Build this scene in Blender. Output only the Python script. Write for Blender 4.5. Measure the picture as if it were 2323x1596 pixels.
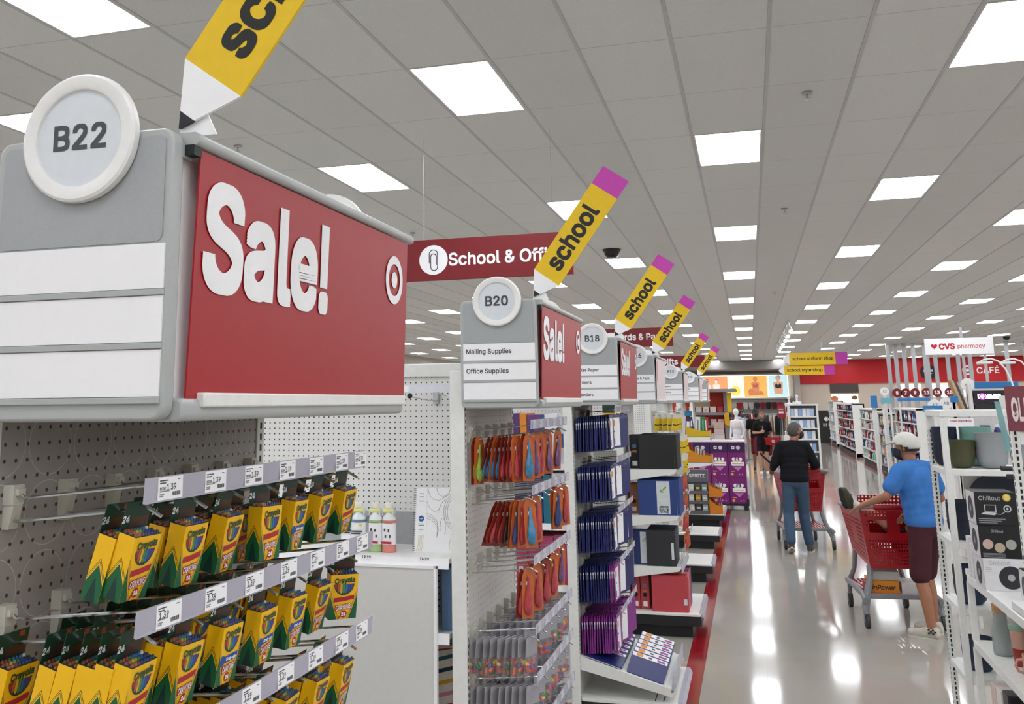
import bpy, bmesh, math, random, os
from mathutils import Vector, Matrix, Euler
random.seed(7)
for _o in list(bpy.data.objects): bpy.data.objects.remove(_o)
SC = bpy.context.scene
COL = SC.collection
R = math.radians
PI = math.pi
# ------------------------------------------------------------------ camera, world, exposure
cd = bpy.data.cameras.new('camera'); cam = bpy.data.objects.new('camera', cd); COL.objects.link(cam)
FPX, CX, CY, YAW, PIT, ROL = 2193.28, 1021.36, 506.10, .2938, .1842, -.0102
cd.sensor_fit = 'HORIZONTAL'; cd.sensor_width = 36.0; cd.lens = FPX / 2323 * 36
cd.shift_x = (1161.5 - CX) / 2323; cd.shift_y = -(798 - CY) / 2323
cd.clip_start = .05; cd.clip_end = 300
_F = Vector((-math.sin(YAW) * math.cos(PIT), math.cos(YAW) * math.cos(PIT), math.sin(PIT)))
_R0 = Vector((math.cos(YAW), math.sin(YAW), 0)); _U0 = _R0.cross(_F)
_R = math.cos(ROL) * _R0 + math.sin(ROL) * _U0; _U = -math.sin(ROL) * _R0 + math.cos(ROL) * _U0
cam.matrix_world = Matrix(((_R.x, _U.x, -_F.x, 0), (_R.y, _U.y, -_F.y, 0), (_R.z, _U.z, -_F.z, 2.0), (0, 0, 0, 1)))
SC.camera = cam
W = bpy.data.worlds.new('world'); SC.world = W; W.use_nodes = True
W.node_tree.nodes['Background'].inputs[0].default_value = (.9, .95, 1, 1)
W.node_tree.nodes['Background'].inputs[1].default_value = .3
PANEL_STRENGTH = 11.0
SC.view_settings.view_transform = 'Standard'; SC.view_settings.look = 'None'
SC.view_settings.gamma = 1; SC.view_settings.use_curve_mapping = False
SC.view_settings.exposure = 0.36
try:
    SC.cycles.use_denoising = True
    SC.cycles.max_bounces = 7; SC.cycles.diffuse_bounces = 4; SC.cycles.glossy_bounces = 3; SC.cycles.transparent_max_bounces = 12
    SC.cycles.use_adaptive_sampling = True; SC.cycles.adaptive_threshold = .02
    SC.cycles.sample_clamp_indirect = 6.0; SC.cycles.caustics_reflective = False; SC.cycles.caustics_refractive = False
except Exception: pass

# ------------------------------------------------------------------ materials
def lin(c):
    if isinstance(c, str):
        c = [int(c[i:i + 2], 16) / 255 for i in (0, 2, 4)]
    return tuple((x / 12.92 if x <= .04045 else ((x + .055) / 1.055) ** 2.4) for x in c) + (1.0,)
MATS = {}
def mat(name, col='cccccc', rough=.5, metal=0, var=.06, scale=40, bump=0, emit=0, alpha=1, spec=.5, trans=0, coat=0, aniso=None):
    if name in MATS: return MATS[name]
    m = bpy.data.materials.new(name); m.use_nodes = True; MATS[name] = m
    nt = m.node_tree; b = nt.nodes['Principled BSDF']
    c = lin(col)
    b.inputs['Base Color'].default_value = c
    b.inputs['Roughness'].default_value = rough; b.inputs['Metallic'].default_value = metal
    b.inputs['Specular IOR Level'].default_value = spec
    if coat: b.inputs['Coat Weight'].default_value = coat; b.inputs['Coat Roughness'].default_value = .08
    if trans: b.inputs['Transmission Weight'].default_value = trans
    if alpha < 1: b.inputs['Alpha'].default_value = alpha
    if var:
        tc = nt.nodes.new('ShaderNodeTexCoord'); nz = nt.nodes.new('ShaderNodeTexNoise')
        nz.inputs['Scale'].default_value = scale; nz.inputs['Detail'].default_value = 3
        sc = aniso or (1, 1, 1)
        mp = nt.nodes.new('ShaderNodeMapping'); mp.inputs['Scale'].default_value = sc
        nt.links.new(tc.outputs['Object'], mp.inputs['Vector']); nt.links.new(mp.outputs[0], nz.inputs['Vector'])
        mr = nt.nodes.new('ShaderNodeMapRange'); mr.inputs[1].default_value = .3; mr.inputs[2].default_value = .7
        mr.inputs[3].default_value = 1 - var; mr.inputs[4].default_value = 1 + var
        nt.links.new(nz.outputs['Fac'], mr.inputs[0])
        mx = nt.nodes.new('ShaderNodeMix'); mx.data_type = 'RGBA'; mx.blend_type = 'MULTIPLY'; mx.inputs[0].default_value = 1
        mx.inputs[6].default_value = c; nt.links.new(mr.outputs[0], mx.inputs[7])
        nt.links.new(mx.outputs[2], b.inputs['Base Color'])
        if bump:
            bp = nt.nodes.new('ShaderNodeBump'); bp.inputs['Strength'].default_value = bump; bp.inputs['Distance'].default_value = .002
            nt.links.new(nz.outputs['Fac'], bp.inputs['Height']); nt.links.new(bp.outputs[0], b.inputs['Normal'])
    if emit:
        b.inputs['Emission Color'].default_value = c; b.inputs['Emission Strength'].default_value = emit
    return m
def colm(hexc, rough=.45, **k):
    return mat('paint_%s_%d' % (hexc, int(rough * 100)), hexc, rough, **k)

# ------------------------------------------------------------------ mesh builder
class MB:
    def __init__(s): s.v = []; s.f = []; s.m = []; s.mats = []
    def mi(s, m):
        if m not in s.mats: s.mats.append(m)
        return s.mats.index(m)
    def add(s, vs, fs, m, M=None):
        o = len(s.v); i = s.mi(m)
        for p in vs:
            p = Vector(p); s.v.append(tuple(M @ p) if M else tuple(p))
        for q in fs: s.f.append([o + k for k in q]); s.m.append(i)
        return s
    def box(s, x0, x1, y0, y1, z0, z1, m, M=None):
        if x0 > x1: x0, x1 = x1, x0
        if y0 > y1: y0, y1 = y1, y0
        if z0 > z1: z0, z1 = z1, z0
        vs = [(x, y, z) for z in (z0, z1) for y in (y0, y1) for x in (x0, x1)]
        return s.add(vs, [(0, 2, 3, 1), (4, 5, 7, 6), (0, 1, 5, 4), (2, 6, 7, 3), (0, 4, 6, 2), (1, 3, 7, 5)], m, M)
    def quad(s, a, b, c, d, m, M=None): return s.add([a, b, c, d], [(0, 1, 2, 3)], m, M)
    def prism(s, pts, off, m, M=None, caps=True):
        n = len(pts); off = Vector(off)
        vs = [Vector(p) for p in pts] + [Vector(p) + off for p in pts]
        # orient so the first cap faces away from off
        nv = Vector((0, 0, 0))
        for i in range(n): nv += vs[i].cross(vs[(i + 1) % n])
        fl = nv.dot(off) > 0
        fs = []
        if caps:
            fs += [tuple(range(n))[::-1] if fl else tuple(range(n)), tuple(range(n, 2 * n)) if fl else tuple(range(n, 2 * n))[::-1]]
        for i in range(n):
            j = (i + 1) % n; q = (i, j, n + j, n + i)
            fs.append(q if fl else q[::-1])
        return s.add(vs, fs, m, M)
    def cyl(s, p0, p1, r0, m, r1=None, n=12, caps=True, M=None):
        p0, p1 = Vector(p0), Vector(p1); r1 = r0 if r1 is None else r1
        d = (p1 - p0).normalized(); a = d.orthogonal().normalized(); b = d.cross(a)
        vs = [p0 + r0 * (math.cos(2 * PI * i / n) * a + math.sin(2 * PI * i / n) * b) for i in range(n)]
        vs += [p1 + r1 * (math.cos(2 * PI * i / n) * a + math.sin(2 * PI * i / n) * b) for i in range(n)]
        fs = [(i, (i + 1) % n, n + (i + 1) % n, n + i) for i in range(n)]
        if caps: fs += [tuple(range(n))[::-1], tuple(range(n, 2 * n))]
        return s.add(vs, fs, m, M)
    def tube(s, pts, r, m, n=6, M=None, closed=False):
        pts = [Vector(p) for p in pts]; k = len(pts); vs = []; fs = []; prev = None
        for i, p in enumerate(pts):
            if closed: t = (pts[(i + 1) % k] - pts[i - 1]).normalized()
            else: t = (pts[min(i + 1, k - 1)] - pts[max(i - 1, 0)]).normalized()
            if prev is None: a = t.orthogonal().normalized()
            else:
                a = prev - t * prev.dot(t); a = a.normalized() if a.length > 1e-6 else t.orthogonal().normalized()
            prev = a; b = t.cross(a); rr = r[i] if isinstance(r, (list, tuple)) else r
            vs += [p + rr * (math.cos(2 * PI * j / n) * a + math.sin(2 * PI * j / n) * b) for j in range(n)]
        for i in range(k if closed else k - 1):
            for j in range(n):
                o, q = i * n, ((i + 1) % k) * n
                fs.append((o + j, o + (j + 1) % n, q + (j + 1) % n, q + j))
        if not closed: fs += [tuple(range(n))[::-1], tuple(range((k - 1) * n, k * n))]
        return s.add(vs, fs, m, M)
    def lathe(s, prof, m, c=(0, 0, 0), n=20, M=None, mats=None):
        k = len(prof); c = Vector(c)
        vs = [c + Vector((r * math.cos(2 * PI * j / n), r * math.sin(2 * PI * j / n), z)) for r, z in prof for j in range(n)]
        o = len(s.v); 
        for p in vs: s.v.append(tuple(M @ p) if M else tuple(p))
        for i in range(k - 1):
            mm = s.mi(mats[i] if mats else m)
            for j in range(n):
                a, b = i * n, (i + 1) * n
                s.f.append([o + a + j, o + a + (j + 1) % n, o + b + (j + 1) % n, o + b + j]); s.m.append(mm)
        if prof[0][0] > 1e-5: s.f.append([o + j for j in range(n)][::-1]); s.m.append(s.mi(mats[0] if mats else m))
        if prof[-1][0] > 1e-5: s.f.append([o + (k - 1) * n + j for j in range(n)]); s.m.append(s.mi(mats[-1] if mats else m))
        return s
    def sphere(s, c, r, m, nu=14, nv=8, sc=(1, 1, 1), M=None):
        prof = [(max(r * math.sin(PI * i / nv), 1e-6), -r * math.cos(PI * i / nv)) for i in range(nv + 1)]
        T = Matrix.Translation(c) @ Matrix.Diagonal((*sc, 1))
        return s.lathe(prof, m, (0, 0, 0), nu, (M @ T) if M else T)
    def ring(s, c, r0, r1, axis_a, axis_b, m, n=32, a0=0, a1=2 * PI):
        c, A, B = Vector(c), Vector(axis_a), Vector(axis_b); full = abs(a1 - a0 - 2 * PI) < 1e-6
        k = n if full else n + 1
        vs = []
        for i in range(k):
            t = a0 + (a1 - a0) * i / n; d = math.cos(t) * A + math.sin(t) * B
            vs += [c + r0 * d, c + r1 * d]
        fs = []
        for i in range(n):
            j = (i + 1) % k
            fs.append((2 * i, 2 * i + 1, 2 * j + 1, 2 * j))
        return s.add(vs, fs, m)
    def disc(s, c, r, A, B, m, n=32, sa=1, sb=1):
        c, A, B = Vector(c), Vector(A), Vector(B)
        return s.add([c + r * (sa * math.cos(2 * PI * i / n) * A + sb * math.sin(2 * PI * i / n) * B) for i in range(n)], [tuple(range(n))], m)
    def mesh(s, name, smooth=True, ang=35):
        me = bpy.data.meshes.new(name)
        me.from_pydata(s.v, [], s.f)
        for m in s.mats: me.materials.append(m)
        me.polygons.foreach_set('material_index', s.m)
        if smooth:
            me.polygons.foreach_set('use_smooth', [True] * len(s.f))
            try: me.set_sharp_from_angle(angle=R(ang))
            except Exception: pass
        me.update()
        return me
    def build(s, name, parent=None, loc=(0, 0, 0), rot=(0, 0, 0), bevel=0, smooth=True, seg=2, ang=35):
        return put(name, s.mesh(name, smooth, ang), parent, loc, rot, bevel, seg)
def put(name, me, parent=None, loc=(0, 0, 0), rot=(0, 0, 0), bevel=0, seg=2, scale=None):
    o = bpy.data.objects.new(name, me); COL.objects.link(o)
    o.location = loc; o.rotation_euler = rot
    if scale: o.scale = scale
    if parent: o.parent = parent
    if bevel:
        b = o.modifiers.new('bevel', 'BEVEL'); b.width = bevel; b.segments = seg; b.limit_method = 'ANGLE'; b.angle_limit = R(40)
    return o
def tag(o, label, cat, group=None, kind=None):
    o['label'] = label; o['category'] = cat
    if group: o['group'] = group
    if kind: o['kind'] = kind
    return o
def thing(name, label, cat, loc=(0, 0, 0), rz=0, group=None, rot=None):
    o = bpy.data.objects.new(name, None); COL.objects.link(o); o.empty_display_size = .05
    o.location = loc; o.rotation_euler = rot or (0, 0, rz)
    return tag(o, label, cat, group)
def struct(o, label=None, cat=None):
    o['kind'] = 'structure'
    if label: o['label'] = label
    if cat: o['category'] = cat
    return o
KIDS = {}
def copy_tree(o, loc=None, rot=None, label=None, group=None, parent=None):
    c = o.copy(); COL.objects.link(c)
    if parent is not None: c.parent = parent
    if loc is not None: c.location = loc
    if rot is not None: c.rotation_euler = rot
    if label: c['label'] = label
    if group: c['group'] = group
    for ch in o.children: copy_tree(ch, parent=c)
    return c
# ------------------------------------------------------------------ lettering
FONT = None
try:
    _p = os.path.join(bpy.utils.system_resource('DATAFILES'), 'fonts', 'Inter.woff2')
    if os.path.exists(_p): FONT = bpy.data.fonts.load(_p)
except Exception: FONT = None
TXT = {}
def txt_mesh(s, m, bold=.012, res=3, space=1.0, shear=0):
    key = (s, m.name, bold, res, space, shear)
    if key in TXT: return TXT[key]
    cu = bpy.data.curves.new('lettering', 'FONT'); cu.body = s; cu.size = 1; cu.align_x = 'CENTER'; cu.align_y = 'CENTER'
    if FONT: cu.font = FONT
    cu.resolution_u = {1: 2, 5: 4, 6: 12}.get(res, res); cu.space_character = space; cu.shear = shear
    o = bpy.data.objects.new('lettering', cu); COL.objects.link(o)
    dg = bpy.context.evaluated_depsgraph_get(); dg.update()
    src = bpy.data.meshes.new_from_object(o.evaluated_get(dg), depsgraph=dg)
    bpy.data.objects.remove(o); bpy.data.curves.remove(cu)
    co = [v.co.copy() for v in src.vertices]; fs = [tuple(p.vertices) for p in src.polygons]
    bpy.data.meshes.remove(src)
    # a heavier weight: the same outline laid down again shifted by the stroke's extra half width
    sh = [(0, 0)]
    if bold > .004:
        q = bold * .86; k_ = (-1, -.33, .33, 1) if res >= 5 else (-1, 0, 1)
        sh += [(q * i, q * j) for i in k_ for j in k_ if max(abs(i), abs(j)) == 1 and (bold > .02 or abs(i) == abs(j))]
    x0, x1 = min(v.x for v in co), max(v.x for v in co); y0, y1 = min(v.y for v in co), max(v.y for v in co)
    V = []; F = []
    for i, (dx, dy) in enumerate(sh):
        k = len(V)
        V += [(v.x - (x0 + x1) / 2 + dx, v.y - (y0 + y1) / 2 + dy, i * .0002) for v in co]
        F += [tuple(k + q for q in f) for f in fs]
    me = bpy.data.meshes.new('lettering'); me.from_pydata(V, [], F); me.materials.append(m)
    me['w'] = x1 - x0 + 2 * bold; me['h'] = y1 - y0 + 2 * bold
    TXT[key] = me
    return me
FRONT = (PI / 2, 0, 0)          # lettering read from -Y
SIDE = (PI / 2, 0, PI / 2)      # lettering read from +X
LEFT = (PI / 2, 0, -PI / 2)     # lettering read from -X
def txt(s, m, parent, loc, rot=FRONT, h=None, w=None, bold=.012, res=3, extrude=0, name='lettering', shear=0):
    me = txt_mesh(s, m, bold, res, 1.0, shear)
    if h and w: sc = (w / me['w'], h / me['h'], h / me['h'])
    elif h: sc = (h / me['h'],) * 3
    else: sc = (w / me['w'],) * 3
    return put(name, me, parent, loc, rot, scale=sc)
def rrect(x0, x1, z0, z1, r, n=5):
    P = []
    for cx, cz, a in ((x1 - r, z0 + r, -90), (x1 - r, z1 - r, 0), (x0 + r, z1 - r, 90), (x0 + r, z0 + r, 180)):
        for i in range(n + 1):
            t = R(a + 90 * i / n); P.append((cx + r * math.cos(t), cz + r * math.sin(t)))
    return P

# shared materials
WHITE = mat('white_enamel', 'ebece8', .4, var=.03)
WHITEP = mat('white_card', 'fbfbfd', .55, var=.02)
GREY = mat('grey_plastic', 'b3b7b6', .38, var=.03, scale=300, bump=.05)
GREYD = mat('grey_panel', 'a8acae', .5, var=.03, scale=250, bump=.08)
BLACK = mat('black_ink', '15171a', .5, var=0)
INK = mat('dark_grey_ink', '45484c', .5, var=0)
RED = mat('sale_red', 'a8141f', .42, var=.03)
CHROME = mat('zinc_wire', 'c9cdd1', .22, 1, var=.05)
BLACKP = mat('black_base', '1b1c1e', .5, var=.15, scale=20)
# ------------------------------------------------------------------ the room shell
XL, XR, YN, YF, ZC = -16.0, 24.0, -14.0, 72.0, 4.317
def shell_box(name, a, m):
    return struct(MB().box(*a, m).build(name, smooth=False))
def floor_mat():
    m = bpy.data.materials.new('polished_vinyl'); m.use_nodes = True; nt = m.node_tree; b = nt.nodes['Principled BSDF']
    tc = nt.nodes.new('ShaderNodeTexCoord')
    n1 = nt.nodes.new('ShaderNodeTexNoise'); n1.inputs['Scale'].default_value = 1.3; n1.inputs['Detail'].default_value = 6
    n2 = nt.nodes.new('ShaderNodeTexNoise'); n2.inputs['Scale'].default_value = 160
    br = nt.nodes.new('ShaderNodeTexBrick'); br.offset = 0; br.inputs['Scale'].default_value = 1; br.inputs['Brick Width'].default_value = .61
    br.inputs['Row Height'].default_value = .61; br.inputs['Mortar Size'].default_value = .0015
    c = lin('aaa49c')
    br.inputs['Color1'].default_value = c; br.inputs['Color2'].default_value = lin('a7a199'); br.inputs['Mortar'].default_value = lin('9f9a92')
    mr = nt.nodes.new('ShaderNodeMapRange'); mr.inputs[1].default_value = .3; mr.inputs[2].default_value = .7; mr.inputs[3].default_value = .95; mr.inputs[4].default_value = 1.03
    ml = nt.nodes.new('ShaderNodeMix'); ml.data_type = 'RGBA'; ml.blend_type = 'MULTIPLY'; ml.inputs[0].default_value = 1
    L = nt.links.new
    L(tc.outputs['Object'], n1.inputs['Vector']); L(tc.outputs['Object'], n2.inputs['Vector']); L(tc.outputs['Object'], br.inputs['Vector'])
    L(n1.outputs['Fac'], mr.inputs[0]); L(br.outputs['Color'], ml.inputs[6]); L(mr.outputs[0], ml.inputs[7]); L(ml.outputs[2], b.inputs['Base Color'])
    r2 = nt.nodes.new('ShaderNodeMapRange'); r2.inputs[3].default_value = .06; r2.inputs[4].default_value = .11
    L(n1.outputs['Fac'], r2.inputs[0]); L(r2.outputs[0], b.inputs['Roughness'])
    bp = nt.nodes.new('ShaderNodeBump'); bp.inputs['Strength'].default_value = .02; bp.inputs['Distance'].default_value = .001
    n3 = nt.nodes.new('ShaderNodeTexNoise'); n3.inputs['Scale'].default_value = 3.0
    L(tc.outputs['Object'], n3.inputs['Vector']); L(n3.outputs['Fac'], bp.inputs['Height']); L(bp.outputs[0], b.inputs['Normal'])
    b.inputs['Specular IOR Level'].default_value = .45
    return m
FLOORM = floor_mat()
shell_box('floor', (XL, XR, YN, YF, -.1, 0), FLOORM)
WALLM = mat('wall_paint', 'cfc8bf', .7, var=.03, scale=4)
shell_box('wall_left', (XL - .2, XL, YN, YF, 0, ZC + .3), WALLM)
shell_box('wall_right', (XR, XR + .2, YN, YF, 0, ZC + .3), WALLM)
shell_box('wall_near', (XL, XR, YN - .2, YN, 0, ZC + .3), WALLM)
shell_box('wall_far', (XL, XR, YF, YF + .2, 0, ZC + .3), WALLM)
STRIPE = mat('red_vinyl_stripe', '93141f', .14, var=.05, scale=8, spec=.6)
for i, (x0, x1, y0, y1) in enumerate(((-.59, -.455, 2.0, 40), (3.30, 3.45, 8, 55))):
    struct(MB().box(x0, x1, y0, y1, -.002, .0012, STRIPE).build('trim_%d' % (i + 1), smooth=False))
# ceiling: a T-bar grid with lay-in boards
TX, TY, GX0, GY0 = .6096, 1.2192, -2.1734, 6.1392
TILEM = [mat('ceiling_board_%d' % i, c, .85, var=.05, scale=120, bump=.25) for i, c in enumerate(('dededb', 'dadad7', 'e1e1de'))]
TBAR = mat('ceiling_tee', 'c2c2c0', .5, var=.03)
i0, i1 = math.floor((XL - GX0) / TX), math.ceil((XR - GX0) / TX)
j0, j1 = math.floor((YN - GY0) / TY), math.ceil((YF - GY0) / TY)
mb = MB()
mb.box(XL, XR, YN, YF, ZC + .06, ZC + .2, TILEM[1])
for i in range(i0, i1 + 1):
    x = GX0 + i * TX; mb.box(x - .012, x + .012, YN, YF, ZC, ZC + .012, TBAR)
for j in range(j0, j1 + 1):
    y = GY0 + j * TY; mb.box(XL, XR, y - .0055, y + .0055, ZC + .004, ZC + .012, TBAR)
ceil = struct(mb.build('ceiling', smooth=False))
def is_light(i, j):
    if i % 3: return False
    return (j - (0 if (i // 3) % 2 == 0 else 2)) % 4 == 0
tile_me = []
for m in TILEM:
    b = MB(); w, l = TX / 2 - .0125, TY / 2 - .006
    b.box(-w, w, -l, l, .004, .02, m); tile_me.append(b.mesh('ceiling_tile', False))
light_cells = []; near = []; rest = MB()
for i in range(i0, i1):
    for j in range(j0, j1):
        x, y = GX0 + (i + .5) * TX, GY0 + (j + .5) * TY
        if not (XL + .3 < x < XR - .3 and YN + .6 < y < YF - .6): continue
        if is_light(i, j): light_cells.append((i, j, x, y)); continue
        # in view: between the frame's left and right rays on the ceiling plane
        inview = (y > 4.5 and -.80 * y - .3 < x < .33 * y + 1.2)
        d = y
        if inview and y < 24: near.append((d, i, j, x, y))
        else: rest.box(x - TX / 2 + .0125, x + TX / 2 - .0125, y - TY / 2 + .006, y + TY / 2 - .006, ZC + .004, ZC + .02, TILEM[(i * 7 + j * 3) % 3])
near.sort()
for k, (d, i, j, x, y) in enumerate(near):
    if k < 298:
        put('ceiling_tile', tile_me[(i * 7 + j * 3) % 3], ceil, (x, y, ZC))
    else: rest.box(x - TX / 2 + .0125, x + TX / 2 - .0125, y - TY / 2 + .006, y + TY / 2 - .006, ZC + .004, ZC + .02, TILEM[(i * 7 + j * 3) % 3])
ro = rest.build('ceiling_tile_field', ceil, smooth=False); ro['kind'] = 'stuff'
# lay-in light panels
DIFF = mat('lit_diffuser', 'f6f9ff', .4, var=0, emit=PANEL_STRENGTH)
PFR = mat('light_frame', 'd8d8d6', .4, var=0)
fb = MB(); w, l = TX / 2 - .013, TY / 2 - .0065
for a in ((-w, w, -l, -l + .014), (-w, w, l - .014, l), (-w, -w + .014, -l + .014, l - .014), (w - .014, w, -l + .014, l - .014)):
    fb.box(*a, .001, .03, PFR)
frame_me = fb.mesh('frame', False)
db = MB(); db.box(-w + .014, w - .014, -l + .014, l - .014, .006, .028, DIFF); diff_me = db.mesh('diffuser', False)
ORD = 'first second third fourth fifth sixth seventh eighth ninth tenth eleventh twelfth thirteenth fourteenth fifteenth sixteenth seventeenth eighteenth nineteenth twentieth'.split()
colname = {}
def row_name(k):
    if k == 1: return 'row over the left half of the aisle'
    if k == 2: return 'row over the right half of the aisle'
    if k > 2: return '%s row right of the aisle' % ORD[k - 3]
    return '%s row left of the aisle' % ORD[-k]
percol = {}
for i, j, x, y in sorted(light_cells, key=lambda t: (t[0], t[1])):
    if y < -13 or x < -15 or x > 23: continue
    k = i // 3; n = percol.get(k, 0); percol[k] = n + 1
    t = thing('ceiling_light', 'ceiling light, %s from the camera in the %s' % (ORD[n], row_name(k)), 'ceiling light', (x, y, ZC), group='lay-in ceiling light panels')
    put('frame', frame_me, t); put('diffuser', diff_me, t)
# ------------------------------------------------------------------ aisle signs over the endcaps
YEL = mat('pencil_yellow', 'eec604', .45, var=.03); PINK = mat('eraser_pink', 'c83fb0', .45, var=.03)
NAVYINK = mat('pencil_lead', '1a1b24', .45, var=0)
RIMW = mat('disc_rim', 'f3f3f1', .35, var=.02); FACEW = mat('disc_face', 'dfe5ea', .45, var=.02)
SALEW = mat('sale_white_panel', 'ecdcdc', .4, var=.03)
AX, AZ = Vector((1, 0, 0)), Vector((0, 0, 1))
def bullseye(parent, loc, r, m_out, rot='x'):
    b = MB(); B = Vector((0, 1, 0)) if rot == 'x' else AX
    b.ring((0, 0, 0), r * .66, r, B, AZ, m_out, 36); b.disc((0, 0, 0), r * .34, B, AZ, m_out, 28)
    return b.build('bullseye_logo', parent, loc, smooth=False)
def make_aisle_sign(code, lines, x, y, red, label, detail=True):
    t = thing('aisle_sign', label, 'sign', (x, y, 2.0), group='aisle number signs above the endcaps')
    L = 1.0
    b = MB()
    b.prism([(px, 0, pz) for px, pz in rrect(-.165, .152, -.02, .414, .022)], (0, .03, 0), GREY)
    b.build('housing_front', t, bevel=.004)
    b = MB()
    b.box(-.16, .128, .03, L, -.012, .405, GREY)
    b.prism([(px, .03, pz) for px, pz in rrect(-.16, .165, -.022, .012, .011)], (0, L - .05, 0), GREY)
    b.build('housing_body', t, bevel=.003)
    b = MB(); b.prism([(px, .03, pz) for px, pz in rrect(.128, .177, .391, .412, .009)], (0, L, 0), GREY); b.build('top_rail', t)
    b = MB(); b.box(.126, .170, .028, .05, .376, .392, BLACK); b.box(.137, .139, .022, .05, .372, .392, GREY); b.box(.152, .154, .022, .05, .372, .392, GREY); b.build('channel_end', t, smooth=False)
    b = MB(); b.box(.12, .172, .08, L - .02, -.002, .02, WHITE); b.build('bottom_rail', t, bevel=.003)
    b = MB(); b.prism([(px, -.002, pz) for px, pz in rrect(-.152, .140, .24, .402, .012)], (0, .004, 0), GREYD); b.build('face_panel', t, smooth=False)
    for q in range(3):
        z0 = .17 - q * .078
        b = MB(); b.box(-.153, .146, -.003, .002, z0, z0 + .067, WHITEP); s = b.build('label_strip', t, smooth=False)
        b = MB(); b.box(-.156, .147, -.006, .002, z0 - .010, z0 - .001, GREY); b.build('strip_rail', t, bevel=.001)
        if lines and q < len(lines) and lines[q][0]:
            s_, w_, xc = lines[q]; txt(s_, INK, s, (xc, -.0036, z0 + .034), FRONT, w=w_, bold=.016)
    # number disc on the front, plain disc at the far end
    D = thing_part('number_disc', t, (-.006, -.004, .407))
    b = MB()
    prof = [(0, 0), (.101, 0), (.102, -.003), (.101, -.012), (.097, -.015), (.080, -.015), (.077, -.013), (.0765, -.008), (0, -.008)]
    M = Matrix(((1, 0, 0, 0), (0, 0, 1, 0), (0, -1, 0, 0), (0, 0, 0, 1)))
    o = len(b.v); b.lathe(prof, RIMW, n=48, M=M, mats=[RIMW] * 6 + [RIMW, FACEW])
    me = b.mesh('number_disc'); D.data = me
    txt(code, INK, D, (0, -.0088, .002), FRONT, h=.042, bold=.024)
    b = MB(); b.cyl((0, .9, .407), (0, .915, .407), .098, RIMW, n=40); b.build('rear_disc', t)
    # slide-in boards on the aisle side
    b = MB(); b.box(.128, .132, .02, L - .02, .004, .385, BLACK); b.build('dark_board', t, smooth=False)
    b = MB(); b.box(.139, .143, .012, L - .03, .004, .388, WHITEP); b.build('white_board', t, smooth=False)
    b = MB(); b.prism([(.155, .05, .004), (.166, .05, .388), (.169, .05, .388), (.158, .05, .004)], (0, L - .045, 0), RED if red else SALEW)
    p = b.build('sale_panel', t, smooth=False)
    p['label'] = 'red sale panel with white lettering' if red else 'glossy white panel with a red printed edge'
    tilt = math.atan2(.011, .384)
    if red:
        txt('Sale!', WHITEP, p, (.1672, .303, .262), (PI / 2 - 0, tilt * 0, PI / 2), h=.182, w=.47, bold=.03, res=6).rotation_euler = Euler((PI / 2 + tilt, 0, PI / 2))
        bl = bullseye(p, (.1682, .914, .288), .057, WHITEP); bl.rotation_euler = (0, tilt, 0)
    else:
        b = MB(); b.quad((.1585, .08, .03), (.1585, .16, .03), (.1685, .16, .36), (.1685, .08, .36), colm('d88c92')); b.build('printed_edge', p, smooth=False)
    return t
def thing_part(name, parent, loc=(0, 0, 0), rot=(0, 0, 0)):
    o = bpy.data.objects.new(name, bpy.data.meshes.new(name)); COL.objects.link(o); o.parent = parent; o.location = loc; o.rotation_euler = rot
    return o
def make_pencil(x, y, z, label):
    t = thing('pencil_sign', label, 'sign', (x, y, z), group='yellow pencil signs over the aisles')
    d = Vector((.357, 0, .492)).normalized(); p = Vector((d.z, 0, -d.x)); w = .062; T = Vector((0, .006, 0))
    def P(a, s): return d * a + p * s
    for nm, pts, m in (('lead', [P(0, 0), P(.024, .0155), P(.024, -.0155)], NAVYINK),
                       ('wood_cone', [P(.024, .0155), P(.096, w), P(.096, -w), P(.024, -.0155)], WHITEP),
                       ('body', [P(.096, w), P(.52, w), P(.52, -w), P(.096, -w)], YEL),
                       ('eraser', [P(.52, w), P(.605, w), P(.605, -w), P(.52, -w)], PINK)):
        b = MB(); b.prism(pts, T, m); o = b.build(nm, t, smooth=False)
        if nm == 'body':
            q = txt('school', BLACK, o, tuple(P(.292, -.004) + Vector((0, -.0006, 0))), FRONT, w=.30, bold=.03, res=5)
            q.rotation_euler = Euler((PI / 2, -math.atan2(d.z, d.x), 0))
    b = MB(); b.prism([(-.003, .008, -.0125), (.062, .008, -.0125), (.045, .008, .022), (-.003, .008, .03)], (0, .004, 0), WHITEP); b.build('stand', t, smooth=False)
    return t
SX = -.954
SIGNS = [('B22', None, SX, 1.223, 1), ('B20', [('Mailing Supplies', .19, -.045), ('Office Supplies', .176, -.052)], SX, 3.826, 1),
         ('B18', [('Printer Paper', .165, -.052), ('Planners', .112, -.078), ('Calendars', .122, -.073)], SX, 6.362, 1),
         ('B16', [('Glue & Tape', .15, .03), ('Project', .09, -.06)], SX - .0, 8.96, 0),
         ('B12', [('Papers', .09, -.06), ('More', .07, -.05)], -1.032, 14.06, 0),
         ('B10', [('Tapes', .08, -.04)], -.985, 17.6, 0)]
LAB = {'B22': 'nearest big grey aisle sign B22 with blank label strips and red Sale panel',
       'B20': 'grey aisle sign B20 listing mailing supplies and office supplies with red Sale panel',
       'B18': 'grey aisle sign B18 listing paper and planners with red Sale panel',
       'B16': 'grey aisle sign reading 16 over the black binders, glossy white side panel',
       'B12': 'small distant grey aisle sign B12 over the yellow pencil packs', 'B10': 'small grey aisle sign ending in 10, beyond B12'}
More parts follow.
